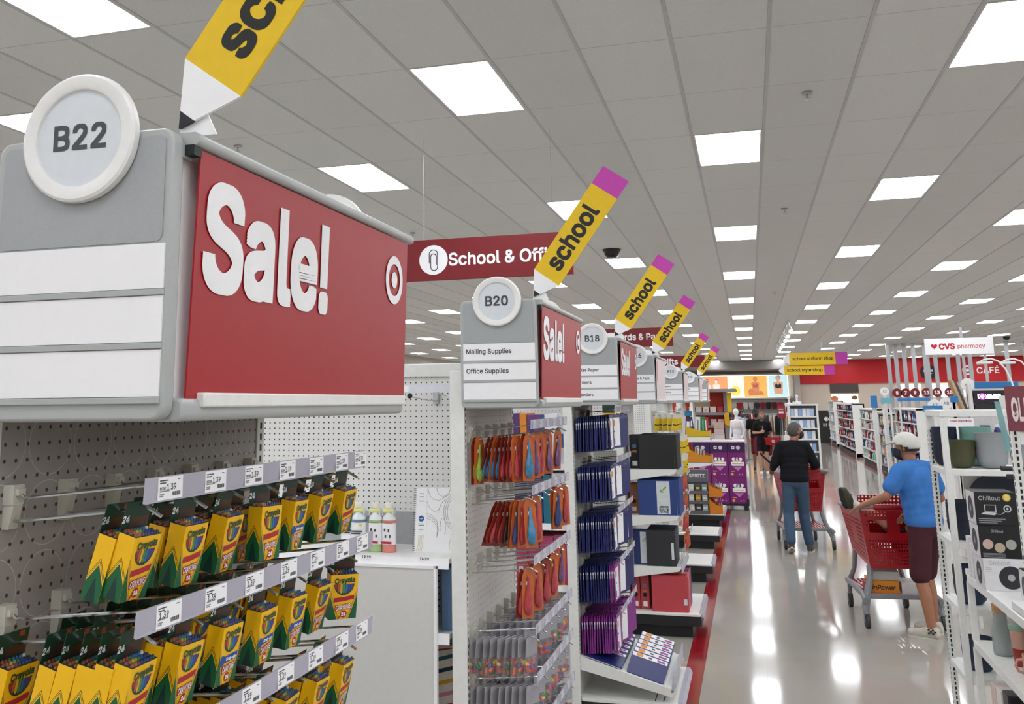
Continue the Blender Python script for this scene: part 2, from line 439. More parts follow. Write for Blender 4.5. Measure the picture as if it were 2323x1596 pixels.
PENL = ['big yellow pencil sign cut off by the top frame above B22', 'yellow pencil sign reading school standing above aisle sign B20',
        'yellow pencil sign reading school standing above aisle sign B18', 'yellow pencil sign reading school above the sign reading 16',
        'small yellow pencil sign reading school above B12', 'smallest yellow pencil sign reading school, above sign 10']
for (c, ln, x, y, red), pl in zip(SIGNS, PENL):
    make_aisle_sign(c, ln, x, y, red, LAB[c])
    make_pencil(x + .135 + (.0 if c != 'B22' else -.005), y + .045, 2.425, pl)
make_aisle_sign('B8', None, -.97, 20.6, 0, 'last small aisle sign half hidden behind sign 10')
# ------------------------------------------------------------------ hanging department signs
DRED = mat('department_red', '7a0b15', .5, var=.03)
def hang_sign(x0, x1, y, z0, z1, label, text, tw, tx, icon=True, col=DRED):
    t = thing('hanging_sign', label, 'sign', ((x0 + x1) / 2, y, z0)); w = (x1 - x0) / 2; h = z1 - z0
    b = MB(); b.box(-w, w, -.012, .012, 0, h, col); o = b.build('board', t, bevel=.003)
    b = MB(); b.box(w, w + .008, -.014, .014, -.004, h + .004, RED); b.box(-w - .008, -w, -.014, .014, -.004, h + .004, RED); b.build('end_cap', t, smooth=False)
    for s in (-1, 1):
        b = MB(); b.cyl((s * w * .78, 0, h), (s * w * .78, 0, ZC - z0), .0011, CHROME, n=5); b.build('hanging_wire', t)
    if icon:
        b = MB(); b.disc((-w * .66, -.0128, h * .5), h * .36, AX, AZ, WHITEP, 36); ic = b.build('icon_disc', o, smooth=False)
        r = h * .07; cx, cz = -w * .66, h * .5; pts = []
        def arc(x, z, rr, a0, a1): 
            for i in range(9):
                a = R(a0 + (a1 - a0) * i / 8); pts.append((x + rr * math.cos(a), -.0135, z + rr * math.sin(a)))
        pts.append((cx - r * 1.5, -.0135, cz - h * .08)); arc(cx, cz + h * .14, r * 1.5, 180, 0); arc(cx, cz - h * .15, r * 1.5, 0, -180) if 0 else None
        arc(cx + .25 * r, cz - h * .17, r * 1.25, 0, -180); arc(cx - .0 * r, cz + h * .08, r, 180, 0); pts.append((cx + r, -.0135, cz - h * .12))
        b = MB(); b.tube(pts, .004, BLACK, 4); b.build('paperclip_icon', o)
    txt(text, WHITEP, o, (tx, -.0128, h * .5), FRONT, w=tw, bold=.02, res=4)
    return t
hang_sign(-2.796, -1.336, 7.92, 3.045, 3.405, 'dark red hanging sign with paperclip icon reading School & Office', 'School & Office', 1.03, .17)
hang_sign(-2.80, -1.33, 18.95, 3.03, 3.39, 'dark red hanging sign reading Cards & Party behind B18', 'Cards & Party', .98, .12, False)
hang_sign(-2.75, -1.25, 31.0, 3.03, 3.39, 'farthest dark red hanging sign behind sign B12', 'Gifts', .5, -.3, False)
# ------------------------------------------------------------------ endcap fixtures
def peg_mat(name, base, hole, pitch=.0254, hr=.0032, ring=None, axes='yz', rough=.55):
    m = bpy.data.materials.new(name); m.use_nodes = True; nt = m.node_tree; b = nt.nodes['Principled BSDF']; L = nt.links.new
    tc = nt.nodes.new('ShaderNodeTexCoord'); sp = nt.nodes.new('ShaderNodeSeparateXYZ'); L(tc.outputs['Object'], sp.inputs[0])
    def math_(op, a, bb=None):
        n = nt.nodes.new('ShaderNodeMath'); n.operation = op
        for i, v in enumerate((a, bb)):
            if v is None: continue
            if isinstance(v, (int, float)): n.inputs[i].default_value = v
            else: L(v, n.inputs[i])
        return n.outputs[0]
    A = sp.outputs['XYZ'.index(axes[0].upper())]; B = sp.outputs['XYZ'.index(axes[1].upper())]
    def dist(p):
        u = math_('SUBTRACT', math_('FRACT', math_('DIVIDE', math_('ADD', A, 50 * p), p)), .5); v = math_('SUBTRACT', math_('FRACT', math_('DIVIDE', math_('ADD', B, 50 * p), p)), .5)
        return math_('MULTIPLY', math_('SQRT', math_('ADD', math_('MULTIPLY', u, u), math_('MULTIPLY', v, v))), p)
    h = math_('LESS_THAN', dist(pitch), hr)
    nz = nt.nodes.new('ShaderNodeTexNoise'); nz.inputs['Scale'].default_value = 30; L(tc.outputs['Object'], nz.inputs['Vector'])
    cur = nt.nodes.new('ShaderNodeMix'); cur.data_type = 'RGBA'; cur.inputs[6].default_value = lin(base); cur.inputs[7].default_value = tuple(x * .93 for x in lin(base)[:3]) + (1,)
    L(nz.outputs['Fac'], cur.inputs[0]); out = cur.outputs[2]
    if ring:
        q = math_('LESS_THAN', math_('ABSOLUTE', math_('SUBTRACT', dist(ring[0]), ring[1])), .0007)
        x = nt.nodes.new('ShaderNodeMix'); x.data_type = 'RGBA'; L(q, x.inputs[0]); L(out, x.inputs[6]); x.inputs[7].default_value = lin(ring[2]); out = x.outputs[2]
    x = nt.nodes.new('ShaderNodeMix'); x.data_type = 'RGBA'; L(h, x.inputs[0]); L(out, x.inputs[6]); x.inputs[7].default_value = lin(hole)
    L(x.outputs[2], b.inputs['Base Color']); b.inputs['Roughness'].default_value = rough
    return m
PEGGREY = peg_mat('printed_grey_pegboard', 'a39f9a', '4a3a30', ring=(.111, .051, 'c3bfb9'))
PEGEND = peg_mat('light_pegboard_end', 'd9d7d2', '6d6a66', hr=.0026)
PEGFACE = peg_mat('white_pegboard_face', 'ecebe8', '26262a', axes='xz', hr=.0034)
SLOT = mat('slot_black', '101113', .6, var=0)
PX = -1.12
LIP = mat('lilac_price_channel', 'b4b2c0', .25, var=.04, scale=12)
GREEN_T = mat('dark_green_card', '123d2c', .45, var=.05)
def upright(parent, x, y, z0, z1, face='x', m=WHITE, w=.03, d=.045, slots=True, name='upright'):
    b = MB(); b.box(x - d, x, y - w / 2, y + w / 2, z0, z1, m)
    o = b.build(name, parent, bevel=.002)
    if slots:
        b = MB(); n = int((z1 - z0 - .06) / .0254)
        for k in range(n):
            z = z0 + .04 + k * .0254
            if face == 'x': b.box(x - .001, x + .0006, y - .004, y + .004, z, z + .015, SLOT)
            else: b.box(x - d / 2 - .003, x - d / 2 + .003, y - w / 2 - .0006, y - w / 2 + .001, z, z + .015, SLOT)
        s = b.build('slots', o, smooth=False); s['kind'] = 'stuff'
    return o
def base_deck(parent, y0, y1, x1=-.50, x0=PX, z=.2, tip=True, slots=False):
    b = MB(); b.box(x0, x1 - .09, y0 + .05, y1 - .05, 0, .105, BLACKP); b.build('kick_base', parent, smooth=False)
    b = MB(); b.prism([(px, py, .1) for px, py in rrect(x0, x1 - .01, y0, y1, .03)], (0, 0, z - .115), BLACKP); b.build('deck_skirt', parent)
    b = MB(); b.prism([(px, py, z - .02) for px, py in rrect(x0, x1 - .012, y0 - .004, y1 + .004, .03)], (0, 0, .02), WHITE)
    if slots:
        for s in (.12, .17): b.box(x1 - s, x1 - s + .006, y0 + .04, y1 - .04, z, z + .0006, SLOT)
    b.build('deck', parent, bevel=.003)
    b = MB(); b.prism([(x1 - .03, y0 + .02, z - .035), (x1 + .01, y0 + .02, z - .03), (x1 - .005, y0 + .02, z + .004), (x1 - .03, y0 + .02, z + .004)], (0, y1 - y0 - .04, 0), LIP); b.build('deck_price_lip', parent)
def endcap(y0, y1, label, peg=PEGEND, deck=True, x1=-.50, slots=False, top=2.13, near_slot='y'):
    t = thing('endcap_fixture', label, 'shelving')
    b = MB(); b.box(PX - .025, PX, y0, y1, .1, top - .03, peg); b.build('pegboard', t, smooth=False)
    upright(t, PX + .004, y0 - .017, 0, top, 'x', d=.06, w=.034); upright(t, PX + .004, y1 + .017, 0, top, 'x', d=.06, w=.034)
    b = MB(); b.box(PX - .05, PX + .002, y0 - .03, y1 + .03, top - .03, top, WHITE); b.build('top_cap', t, bevel=.003)
    if deck: base_deck(t, y0 - .03, y1 + .03, x1, slots=slots)
    return t
def gondola(y, label, x0=-5.5, shelves=()):
    """double-sided run behind an endcap: back board, rail, posts"""
    t = thing('gondola_run', label, 'shelving')
    x1 = PX - .06
    b = MB(); b.box(x0, x1, y - .012, y + .012, .1, 2.12, PEGFACE); b.build('pegboard', t, smooth=False)
    b = MB(); b.box(x0, x1, y - .03, y + .03, 2.12, 2.18, WHITE); b.build('top_rail', t, bevel=.004)
    for k in range(4):
        upright(t, x1 - .01 - k * 1.22, y - .02, 0, 2.15, 'y', w=.03, d=.035)
    b = MB(); b.box(x0, x1, y - .45, y - .01, .16, .2, WHITE); b.box(x0, x1, y - .42, y - .02, 0, .16, BLACKP); b.build('base_deck', t)
    for z, dep in shelves:
        b = MB(); b.box(x0, x1 - .01, y - dep, y - .012, z - .02, z, WHITE); b.build('shelf', t, bevel=.002)
        b = MB(); b.prism([(x0, y - dep - .012, z - .038), (x0, y - dep, z - .038), (x0, y - dep, z + .002), (x0, y - dep - .004, z + .002)], (x1 - x0 - .01, 0, 0), WHITEP); b.build('price_channel', t, smooth=False)
    return t
ENDY = {'B22': (1.27, 2.10), 'B20': (3.89, 4.69), 'B18': (6.42, 7.24), 'B16': (9.03, 9.92), 'B14': (11.72, 12.45), 'B12': (14.3, 15.1), 'B10': (16.8, 18.2)}
endcap(*ENDY['B22'], 'grey endcap pegboard printed with rings, holding the crayon boxes', PEGGREY)
endcap(*ENDY['B20'], 'white endcap under sign B20 with orange packs and eraser bags')
endcap(*ENDY['B18'], 'white endcap under sign B18 hung with blue zipper pouches', slots=True)
endcap(*ENDY['B16'], 'white endcap of bracket shelves holding the binders')
endcap(*ENDY['B14'], 'nearer of two empty white base decks beyond the binders')
endcap(*ENDY['B12'], 'farther endcap with empty white base deck, under the yellow trays')
endcap(20.65, 21.4, 'last endcap in the row, behind the purple boxes', deck=False)
endcap(*ENDY['B10'], 'endcap under sign 10 holding the grey party display', x1=-.5)
gondola(1.685, 'gondola run behind the crayon endcap', -4.5)
gondola(4.27, 'white pegboard gondola facing the camera, with the chalk bottles', shelves=((1.388, .40), (1.105, .40), (.7, .40)))
gondola(6.86, 'white pegboard gondola of boxed planners behind the orange packs', shelves=((1.60, .38), (1.22, .38), (.84, .38)))
gondola(9.5, 'gondola run left of the binder endcap', shelves=((1.6, .38), (1.2, .38), (.8, .38)))
gondola(12.1, 'gondola run behind the binder shelves', shelves=((1.6, .38), (1.2, .38)))
gondola(14.7, 'gondola run beside the yellow trays', shelves=((1.2, .38),))
# ------------------------------------------------------------------ hooks and price strips
HOOKB = mat('ivory_hook_plastic', 'c9c7bb', .45, var=.03)
def hook_meshes(L):
    b = MB(); b.box(0, .02, -.012, .012, -.018, .012, HOOKB); b.prism([(0, -.01, -.018), (.02, -.01, -.018), (.012, -.01, -.055), (0, -.01, -.055)], (0, .02, 0), HOOKB); b.box(.02, .026, -.008, .008, -.004, .006, HOOKB)
    a = b.mesh('base_clip')
    b = MB(); b.tube([(.02, 0, .002), (.03, 0, -.008), (.05, 0, -.006), (L, 0, .016)], .0026, CHROME, 6); s = b.mesh('scanner_arm')
    b = MB(); b.tube([(.008, 0, -.042), (.02, 0, -.043), (L - .045, 0, -.022), (L - .03, 0, -.014), (L - .018, 0, -.016), (L + .008, 0, -.03)], .003, CHROME, 6); p = b.mesh('prong')
    return a, s, p
HM = {}
def hook(x, y, z, label, L=.268, group='zinc peg hooks'):
    if L not in HM: HM[L] = hook_meshes(L)
    t = thing('peg_hook', label, 'hook', (x, y, z), group=group)
    for n, me in zip(('base_clip', 'scanner_arm', 'prong'), HM[L]): put(n, me, t)
    return t
TAGM = {}
def tag_mesh():
    b = MB(); b.box(-.0002, .0006, -.033, .033, -.0165, .0165, WHITEP)
    for k in range(13): b.box(.0006, .0008, .004 + k * .0018, .0049 + k * .0018 + (k % 3) * .0003, -.012, -.006, INK)
    for k, (w, z) in enumerate(((.022, .0115), (.016, .008), (.026, -.004), (.012, -.0085), (.01, -.011))): b.box(.0006, .0008, -.029, -.029 + w, z - .0009, z + .0009, INK if k < 2 else colm('8b8d92'))
    b.box(.0006, .0008, .018, .026, .011, .0122, INK)
    return b.mesh('price_tag', False)
TAGME = tag_mesh()
_b = MB(); _b.box(-.0002, .0006, -.033, .033, -.0165, .0165, mat('pale_tag', 'c9c6d2', .35, var=.02)); _b.box(.0006, .0008, -.028, -.01, -.002, .006, colm('aaa7b5')); TAGFAR = _b.mesh('price_tag', False)
def strip(x, y0, y1, z, label, tags, h=.036, price='1.39', now=False, tilt=.12):
    t = thing('price_strip', label, 'price strip', (x, 0, z), rot=(0, -tilt, 0) if False else None)
    b = MB(); b.prism([(-.001, y0, -h / 2), (.002, y0, -h / 2), (.004, y0, h / 2), (.001, y0, h / 2)], (0, y1 - y0, 0), LIP); b.build('channel', t, smooth=False)
    b = MB(); b.box(.002, .0035, y0, y1, -h / 2 - .001, -h / 2 + .003, LIP); b.build('channel_edge', t, smooth=False)
    for yc in tags:
        g = put('price_tag', TAGME if price else TAGFAR, t, (.0035, yc, 0))
        if price:
            txt(price, INK, g, (.0009, -.014 if not now else .002, .0015), SIDE, h=.0095, bold=.014, res=2, name='price')
            if now: txt('NOW', INK, g, (.0009, -.021, .0), SIDE, h=.005, bold=.014, res=2, name='price')
    return t
ROWN = ('top', 'second', 'third', 'fourth', 'fifth')
HY = [1.297 + .127 * k for k in range(7)]
for r, z in enumerate((1.87, 1.692, 1.512)):
    for k, y in enumerate(HY): hook(PX, y, z, 'zinc peg hook, %s from the left in the %s row of crayons' % (ORD[k], ROWN[r]))
strip(PX + .268, 1.262, 2.115, 1.879, 'top lilac price strip of the crayon endcap', [1.325, 1.457, 1.588, 1.72, 1.85, 1.98, 2.085], now=True)
strip(PX + .268, 1.255, 2.165, 1.696, 'second lilac price strip of the crayon endcap', [1.335, 1.47, 1.6, 1.735, 1.862, 1.99, 2.1])
strip(PX + .268, 1.262, 2.165, 1.512, 'lowest visible lilac price strip of the crayon endcap', [1.33, 1.46, 1.6, 1.73, 1.86, 1.99, 2.1])
# ------------------------------------------------------------------ crayon boxes
CY_ = mat('crayon_box_yellow', 'fac20c', .42, var=.02); CG = mat('crayon_box_green', '14613a', .42, var=.03); CDG = mat('crayon_box_dark_green', '123a33', .42, var=.03)
CRED = mat('crayon_box_red', 'b3222f', .45, var=.02); CBLUE = mat('crayon_box_blue', '1d4fa0', .45, var=.02); CORANGE = mat('crayon_print', 'b8502c', .5, var=.03)
BW, BH, BD = .062, .094, .030
def chevron(b, put3, w, zb, zt):
    """green peaks with double lines across a face of half-width w; put3 maps (s, z) -> point"""
    for k, (a0, zz, m) in enumerate(((1.0, zt, CDG), (1.0, zt - .0016, CY_), (1.0, zt - .0042, CDG), (1.0, zt - .0058, CY_), (1.0, zt - .0095, CG), (.62, zt - .026, CDG))):
        hw = w * a0; drop = .027 if a0 == 1 else .06
        zl = max(zz - drop, zb)
        pts = [(-hw, zb), (hw, zb), (hw, zl), (0, zz), (-hw, zl)]
        b.add([put3(s, z, k * .00006) for s, z in pts], [(0, 1, 2, 3, 4)], m)
def crayon_meshes(grab):
    d, hw = BD, BW / 2; zt, zb = -.030, -.030 - BH
    b = MB(); b.box(0, d, -hw, hw, zb, zt, CY_)
    for sgn in (-1, 1):
        chevron(b, (lambda s, z, e, sgn=sgn: (d / 2 + (s if sgn < 0 else -s), sgn * (hw + .0003 + e), z)), d / 2, zb, -.062)
    # green wedges at the foot of the front
    F = lambda y, z, e=0: (d + .0003 + e, y, z)
    for sgn in (-1, 1):
        for k, (wz, wy, m) in enumerate(((.064, .0225, CDG), (.062, .0217, CY_), (.058, .0204, CDG), (.056, .0196, CY_), (.052, .018, CG))):
            q = [(sgn * hw, zb), (sgn * (hw - wy), zb), (sgn * hw, zb + wz)]
            if sgn > 0: pass
            else: q = q[::-1]
            b.add([F(y, z, k * .00005) for y, z in q], [(0, 2, 1)], m)
    b.quad((0, -hw, zb - .0002), (0, hw, zb - .0002), (d, hw, zb - .0002), (d, -hw, zb - .0002), CDG)
    carton = b.mesh('carton', False)
    b = MB(); b.box(-.0006, .0004, -hw, hw, zt - .002, .012, GREEN_T); b.box(.0004, .0007, -.012, .03, -.026, -.01, colm('4d3325'));
    b.box(.0004, .0008, .012, .022, .002, .01, colm('b5452f'))
    b.box(.0, d, -hw, hw, zt, zt + .0006, GREEN_T); tab = b.mesh('hang_tab', False)
    # crayon tips in the window
    b = MB(); cs = ['6b3a2a', '8a4a30', '8a3030', '2b6a4a', '2a5a86', '2a4a86', '2a6a8a', 'd8d7d2', '7a4030', '9a5a30', 'b0a03a', '8a9a3a', '2b6a3d', '29448c', '26366a', '23305a', '9a4a30', 'a05a3a', '6a3a5a', '3a3a6a', '2a3a7a', '2a3a7a', '22305a', '2a2f55']
    for r_ in range(3):
        for q in range(8):
            y = -hw + .006 + q * (BW - .012) / 7; x = .005 + r_ * (d - .010) / 2
            b.cyl((x, y, zt), (x, y, zt + .0045), .0036, colm(cs[r_ * 8 + q], .4), r1=.0018, n=6)
    cr = b.mesh('crayons')
    b = MB()
    cz = -.050; n = 7; cols = ['9c3325', 'c05a2a', 'd9b43a', '4e8d4a', '2d6fa5', '3a4a9a', '5a3a80']
    # smile-shaped fan of crayons under the name
    for k in range(n):
        y0 = -.021 + k * .042 / n; y1 = y0 + .042 / n * .86; ym = (y0 + y1) / 2
        lo = cz - .021 * math.sqrt(max(0.02, 1 - (ym / .022) ** 2)); 
        b.add([F(y0, cz, .0003), F(y1, cz, .0003), F(y1, lo + .003, .0003), F(ym, lo, .0003), F(y0, lo + .003, .0003)], [(0, 4, 3, 2, 1)], colm(cols[k], .45))
    b.add([F(-.023 * math.cos(t), cz - .0235 * math.sin(t), .0002) for t in [PI * i / 14 for i in range(15)]], [tuple(range(15))], CDG)
    zz = -.085
    if not grab:
        b.add([F(-.022, zz - .003, .0003), F(.0, zz - .0015, .0003), (F(.024, zz + .002, .0003)), F(.024, zz + .011, .0003), F(0, zz + .0075, .0003), F(-.022, zz + .0065, .0003)], [(0, 1, 2, 3, 4, 5)], CRED)
    else:
        b.add([F(-.016, zz - .005, .0003), F(.024, zz - .002, .0003), F(.026, zz + .009, .0003), F(-.012, zz + .007, .0003)], [(0, 1, 2, 3)], CBLUE)
        b.disc(F(-.02, zz, .0004), .0075, Vector((0, 1, 0)), AZ, CBLUE, 14, 1, 1.2)
    b.disc(F(.002, -.1135, .0005), .0075, Vector((0, 1, 0)), AZ, CRED, 18)
    if not grab: b.add([F(-.013, -.1238, .0004), F(-.009, -.1238, .0004), F(.0, -.114, .0004), F(-.0035, -.112, .0004)], [(0, 1, 2, 3)], CORANGE)
    art = b.mesh('printed_art', False)
    return carton, tab, cr, art
CM = {g: crayon_meshes(g) for g in (False, True)}
CRTXT = mat('crayon_name_green', '1d4a2c', .45, var=0)
NB = [0]
def make_crayons(grab):
    t = thing('crayon_box', 'x', 'crayon box', (0, 0, 0), group='24-count crayon boxes on peg hooks')
    ca, tb, cr, art = CM[grab]
    c = put('carton', ca, t); put('crayons', cr, t); h = put('hang_tab', tb, t); a = put('printed_art', art, c)
    d = BD
    q = txt('Crayola', CRTXT, a, (d + .0011, .001, -.0435), SIDE, h=.0150, w=.046, bold=.035, res=2); q.rotation_euler = Euler((PI / 2 , 0, PI / 2)); q.rotation_euler.rotate_axis('Z', R(4))
    q = txt('CRAYONS', CRED, a, (d + .0011, .0, -.0985), SIDE, h=.0135, w=.037, bold=.07, res=1); q.rotation_euler.rotate_axis('Z', R(6))
    q = txt('CRAYONS', WHITEP, a, (d + .0016, .0, -.0985), SIDE, h=.0105, w=.034, bold=.012, res=1); q.rotation_euler.rotate_axis('Z', R(6))
    txt('24', WHITEP, a, (d + .0012, .002, -.1135), SIDE, h=.0075, bold=.04, res=1)
    txt('24', WHITEP, h, (.001, -.0245, -.012), SIDE, h=.011, bold=.03, res=1)
    if grab: txt('Grab-em', WHITEP, a, (d + .001, .006, -.0835), SIDE, h=.006, bold=.03, res=1)
    return t
CR0 = {g: make_crayons(g) for g in (False, True)}; CRUSED = {False: False, True: False}
def crayons(k, row, zrow, xf, n, grab=False, tilt=None, rz=0):
    L = .268; x = xf - BD - .0; s = (x - PX) / L
    z = zrow - .043 + .02 * s + (.0 if row else 0)
    tl = R(tilt if tilt is not None else random.uniform(11, 15))
    lab = 'yellow crayon box%s, %s from the front on the %s hook, %s row' % (' with blue flash' if grab else '', ORD[n], ORD[k], ROWN[row])
    rot = (R(random.uniform(-2, 2)), tl, R(rz + random.uniform(-3, 3))); loc = (x, HY[k] + random.uniform(-.003, .003) - .003, z + .0045)
    if not CRUSED[grab]:
        o = CR0[grab]; CRUSED[grab] = True; o.location = loc; o.rotation_euler = rot; o['label'] = lab
    else: o = copy_tree(CR0[grab], loc, rot, lab)
def hookrow(row, z, spec):
    for k, items in spec.items():
        for n, it in enumerate(items):
            xf, g, tl, rz = (it + (False, None, 0))[:4] if isinstance(it, tuple) and len(it) < 4 else it
            crayons(k, row, z, xf, n, g, tl, rz)
S = lambda *xs: [(x, False, None, 0) for x in xs]
hookrow(0, 1.87, {0: [(-.852, False, 15, 0), (-.886, False, 15, 0)], 1: S(-.85, -.89, -.93), 2: S(-.85, -.89), 3: [(-.85, False, 3, -10), (-.90, False, 8, 0), (-.935, False, 8, 0)],
                  4: [(-.85, True, 9, 0), (-.89, False, 8, 0)], 5: S(-.85, -.89), 6: S(-.85, -.885)})
hookrow(1, 1.692, {0: S(-.852, -.883, -.914, -.945, -.976)[:5] + [(-1.06, False, 12, 0)], 1: S(-.85, -.886, -.99, -1.02, -1.05), 2: [(-.85, True, 9, 0)] + S(-.97, -1.0, -1.03, -1.06),
                   3: [(-.85, True, 9, 0)] + S(-.98, -1.01, -1.04, -1.07), 4: [(-.85, True, 9, 0)] + S(-.99, -1.02, -1.05), 5: S(-.85, -.94, -.98, -1.02), 6: [(-.85, False, 8, -50)]})
hookrow(2, 1.512, {0: S(-.86, -.89), 1: S(-.86, -.9, -1.0, -1.04), 2: S(-.86, -.98, -1.01, -1.04), 3: S(-.86, -.89, -1.0, -1.03, -1.06), 4: S(-.86, -.9, -.99, -1.02, -1.05), 5: S(-.852, -.888, -.98, -1.02), 6: S(-.852, -.9)})
# ------------------------------------------------------------------ gondola face left of B20: chalk bottles, planner, white board
def chalk_bottle(x, y, z, rz, liquid, label, front):
    t = thing('chalk_bottle', label, 'bottle', (x, y, z), rz, group='chalk paint bottles on the white shelf')
    lm = colm(liquid, .35); CL = mat('clear_bottle', 'e6eaec', .15, var=0); Yl = colm('ece79a', .5); sc = Matrix.Diagonal((1, .8, 1, 1))
    b = MB(); b.lathe([(.027, 0), (.031, .004), (.031, .032)], lm, M=sc); b.lathe([(.031, .118), (.031, .13)], lm, M=sc); b.lathe([(.031, .032), (.0312, .118)], WHITEP, M=sc)
    b.lathe([(.031, .13), (.028, .142), (.014, .157), (.012, .165)], CL, M=sc); b.build('bottle', t)
    b = MB()
    if front:
        b.quad((-.024, -.0268, .036), (.024, -.0268, .036), (.024, -.0268, .045), (-.024, -.0268, .045), CRED)
        for dx, dz in ((-.008, .06), (.012, .06), (-.012, .085), (.006, .083)): b.box(dx, dx + .007, -.0275, -.0266, dz, dz + .012, INK)
    else:
        for k in range(2): b.box(-.024, .024 - k * .006, -.0275, -.0266, .080 - k * .009, .086 - k * .009, INK)
        b.disc((.017, -.0272, .108), .006, AX, AZ, colm('e3d23c'), 12)
    b.quad((-.027, -.0266, .119), (.027, -.0266, .119), (.027, -.0266, .1205), (-.027, -.0266, .1205), colm('3a5a55')); b.build('label', t, smooth=False)
    b = MB(); b.cyl((-.022, -.004, .168), (.022, -.004, .168), .011, Yl, n=14); b.build('roller', t)
    b = MB(); b.box(-.026, -.023, -.014, .006, .15, .176, CL); b.box(.023, .026, -.014, .006, .15, .176, CL); b.lathe([(.017, .178), (.0175, .181), (.0165, .2), (0, .2)], colm('f4f3e6', .5)); b.box(-.026, .026, -.004, .004, .174, .179, CL); b.build('cap', t)
    b = MB(); b.lathe([(.0, .0), (.013, .0), (.013, .03), (0, .03)], colm('8b8d92'), M=Matrix.Translation((-.038, .012, .13)) @ Matrix.Rotation(PI / 2, 4, 'X') @ Matrix.Diagonal((1, 1, .3, 1))); b.build('hang_hoop', t)
SHZ = 1.388
for x, y, l, lab, fr in ((-1.69, 4.02, '8f9a86', 'grey-green chalk bottle, leftmost on the white shelf', 0), (-1.632, 4.0, '6f8ba5', 'blue chalk bottle with white label, second on the shelf', 0),
                         (-1.555, 4.0, 'a8c58a', 'green chalk bottle turned sideways on the white shelf', 1), (-1.494, 4.0, 'e28a80', 'red chalk bottle beside the white spiral planner', 1)):
    chalk_bottle(x, y, SHZ, -.1 if fr else .05, l, lab, fr)
t = thing('spiral_planner', 'white spiral planner with swirling thin lines leaning on the pegboard', 'notebook', (-1.296, 4.02, SHZ), rot=(R(-6), 0, R(0)))
b = MB(); b.box(-.095, .095, 0, .012, 0, .262, WHITEP); pc = b.build('cover', t)
b = MB()
for k in range(34): b.tube([(-.094 + .008 * math.cos(a) - .002, .006 + .009 * math.sin(a), .006 + k * .0076) for a in [2 * PI * q / 6 for q in range(6)]], .0009, BLACK, 4, closed=True)
s_ = b.build('spiral_binding', t); s_['kind'] = 'stuff'
b = MB(); GRL = colm('a9a39c'); GOLD = colm('d9c79a', .4)
def swirl(pts, m): b.tube([(px, -.0006, pz) for px, pz in pts], .0009, m, 4)
def arcpts(cx, cz, rx, rz, a0, a1, n=14): return [(cx + rx * math.cos(R(a0 + (a1 - a0) * i / n)), cz + rz * math.sin(R(a0 + (a1 - a0) * i / n))) for i in range(n + 1)]
for r_ in (0, .008, .016): swirl(arcpts(.078, .165, .045 - r_, .07 - r_, 75, 285), GRL)
swirl(arcpts(.03, .262, .03, .035, 180, 355), GRL); swirl([(-.04, .258), (-.03, .23), (-.015, .215), (.01, .21), (.03, .22), (.06, .238), (.09, .24)], GRL)
swirl([(-.045, .24), (-.045, .21), (-.03, .18), (-.01, .165), (.01, .17), (.022, .2), (.04, .215)], GRL)
for r_ in (0, .01, .02): swirl([(-.05, .16 - r_), (-.02, .15 - r_), (.005, .125 - r_), (.012 - r_ * .3, .09), (.004, .06)], GRL)
for k in range(4): swirl([(-.075 + k * .007, .068), (-.076 + k * .006, .03), (-.085 + k * .008, .004)], GOLD)
swirl(arcpts(.03, .10, .012, .04, -40, 200), GRL); swirl(arcpts(.1, .03, .04, .045, 100, 200), GOLD); swirl(arcpts(.1, .03, .028, .035, 100, 200), GOLD)
b.build('line_art', pc)
b = MB(); b.box(-.0875, -.042, -.0018, -.0008, .072, .255, WHITEP); o = b.build('paper_band', t, smooth=False)
b = MB(); b.disc((-.065, -.0022, .135), .0125, AX, AZ, colm('2057a8'), 24)
for z, w in ((.235, .02), (.222, .018), (.205, .026), (.112, .026), (.106, .024), (.09, .02)): b.box(-.065 - w / 2, -.065 + w / 2, -.0023, -.0017, z, z + .003, colm('6a7f9f'))
b.build('band_print', o, smooth=False); txt('90/M', WHITEP, o, (-.065, -.0026, .135), FRONT, h=.006, bold=.03, res=2)
txt('2020 2021', GOLD, pc, (.07, -.0012, .175), FRONT, w=.022, bold=.02, res=2)
for x, pr in ((-1.54, '19.99'), (-1.29, '16.99')):
    g = txt(pr, INK, None, (x, 3.856, 1.388), FRONT, h=.012, bold=.03, res=2, name='shelf_price'); tag(g, 'printed shelf price %s' % ('under the chalk bottles' if pr[1] == '9' else 'under the white spiral planner'), 'price label')
# grey divider at the back of that shelf
b = MB(); b.box(-2.3, -1.2, 4.235, 4.255, SHZ, 1.525, colm('a9abad')); tag(b.build('back_divider', smooth=False), 'low grey divider board behind the chalk bottles', 'board')
t = thing('white_board', 'large blank white board standing below the bottle shelf', 'board', (-1.6, 3.84, 0), rot=(R(-.5), 0, 0))
b = MB(); b.box(-.45, .36, 0, .012, .21, 1.352, mat('board_face', 'dcdbd8', .3, var=.02)); b.build('panel', t)
b = MB(); b.box(.352, .364, -.006, .016, .2, 1.362, WHITEP); b.box(-.45, .364, -.006, .016, 1.352, 1.362, WHITEP); b.build('frame', t)
b = MB(); b.box(-.45, .36, -.006, .03, 0, .21, WHITE); b.build('foot', t)
b = MB(); b.prism([(-1.24, 3.93, 1.106), (-1.185, 3.93, 1.106), (-1.172, 3.93, 1.345), (-1.24, 3.93, 1.345)], (0, .28, 0), colm('6d8fb8', .4)); t = b.build('blue_box_file'); tag(t, 'blue file box on the shelf right of the white board', 'box file')
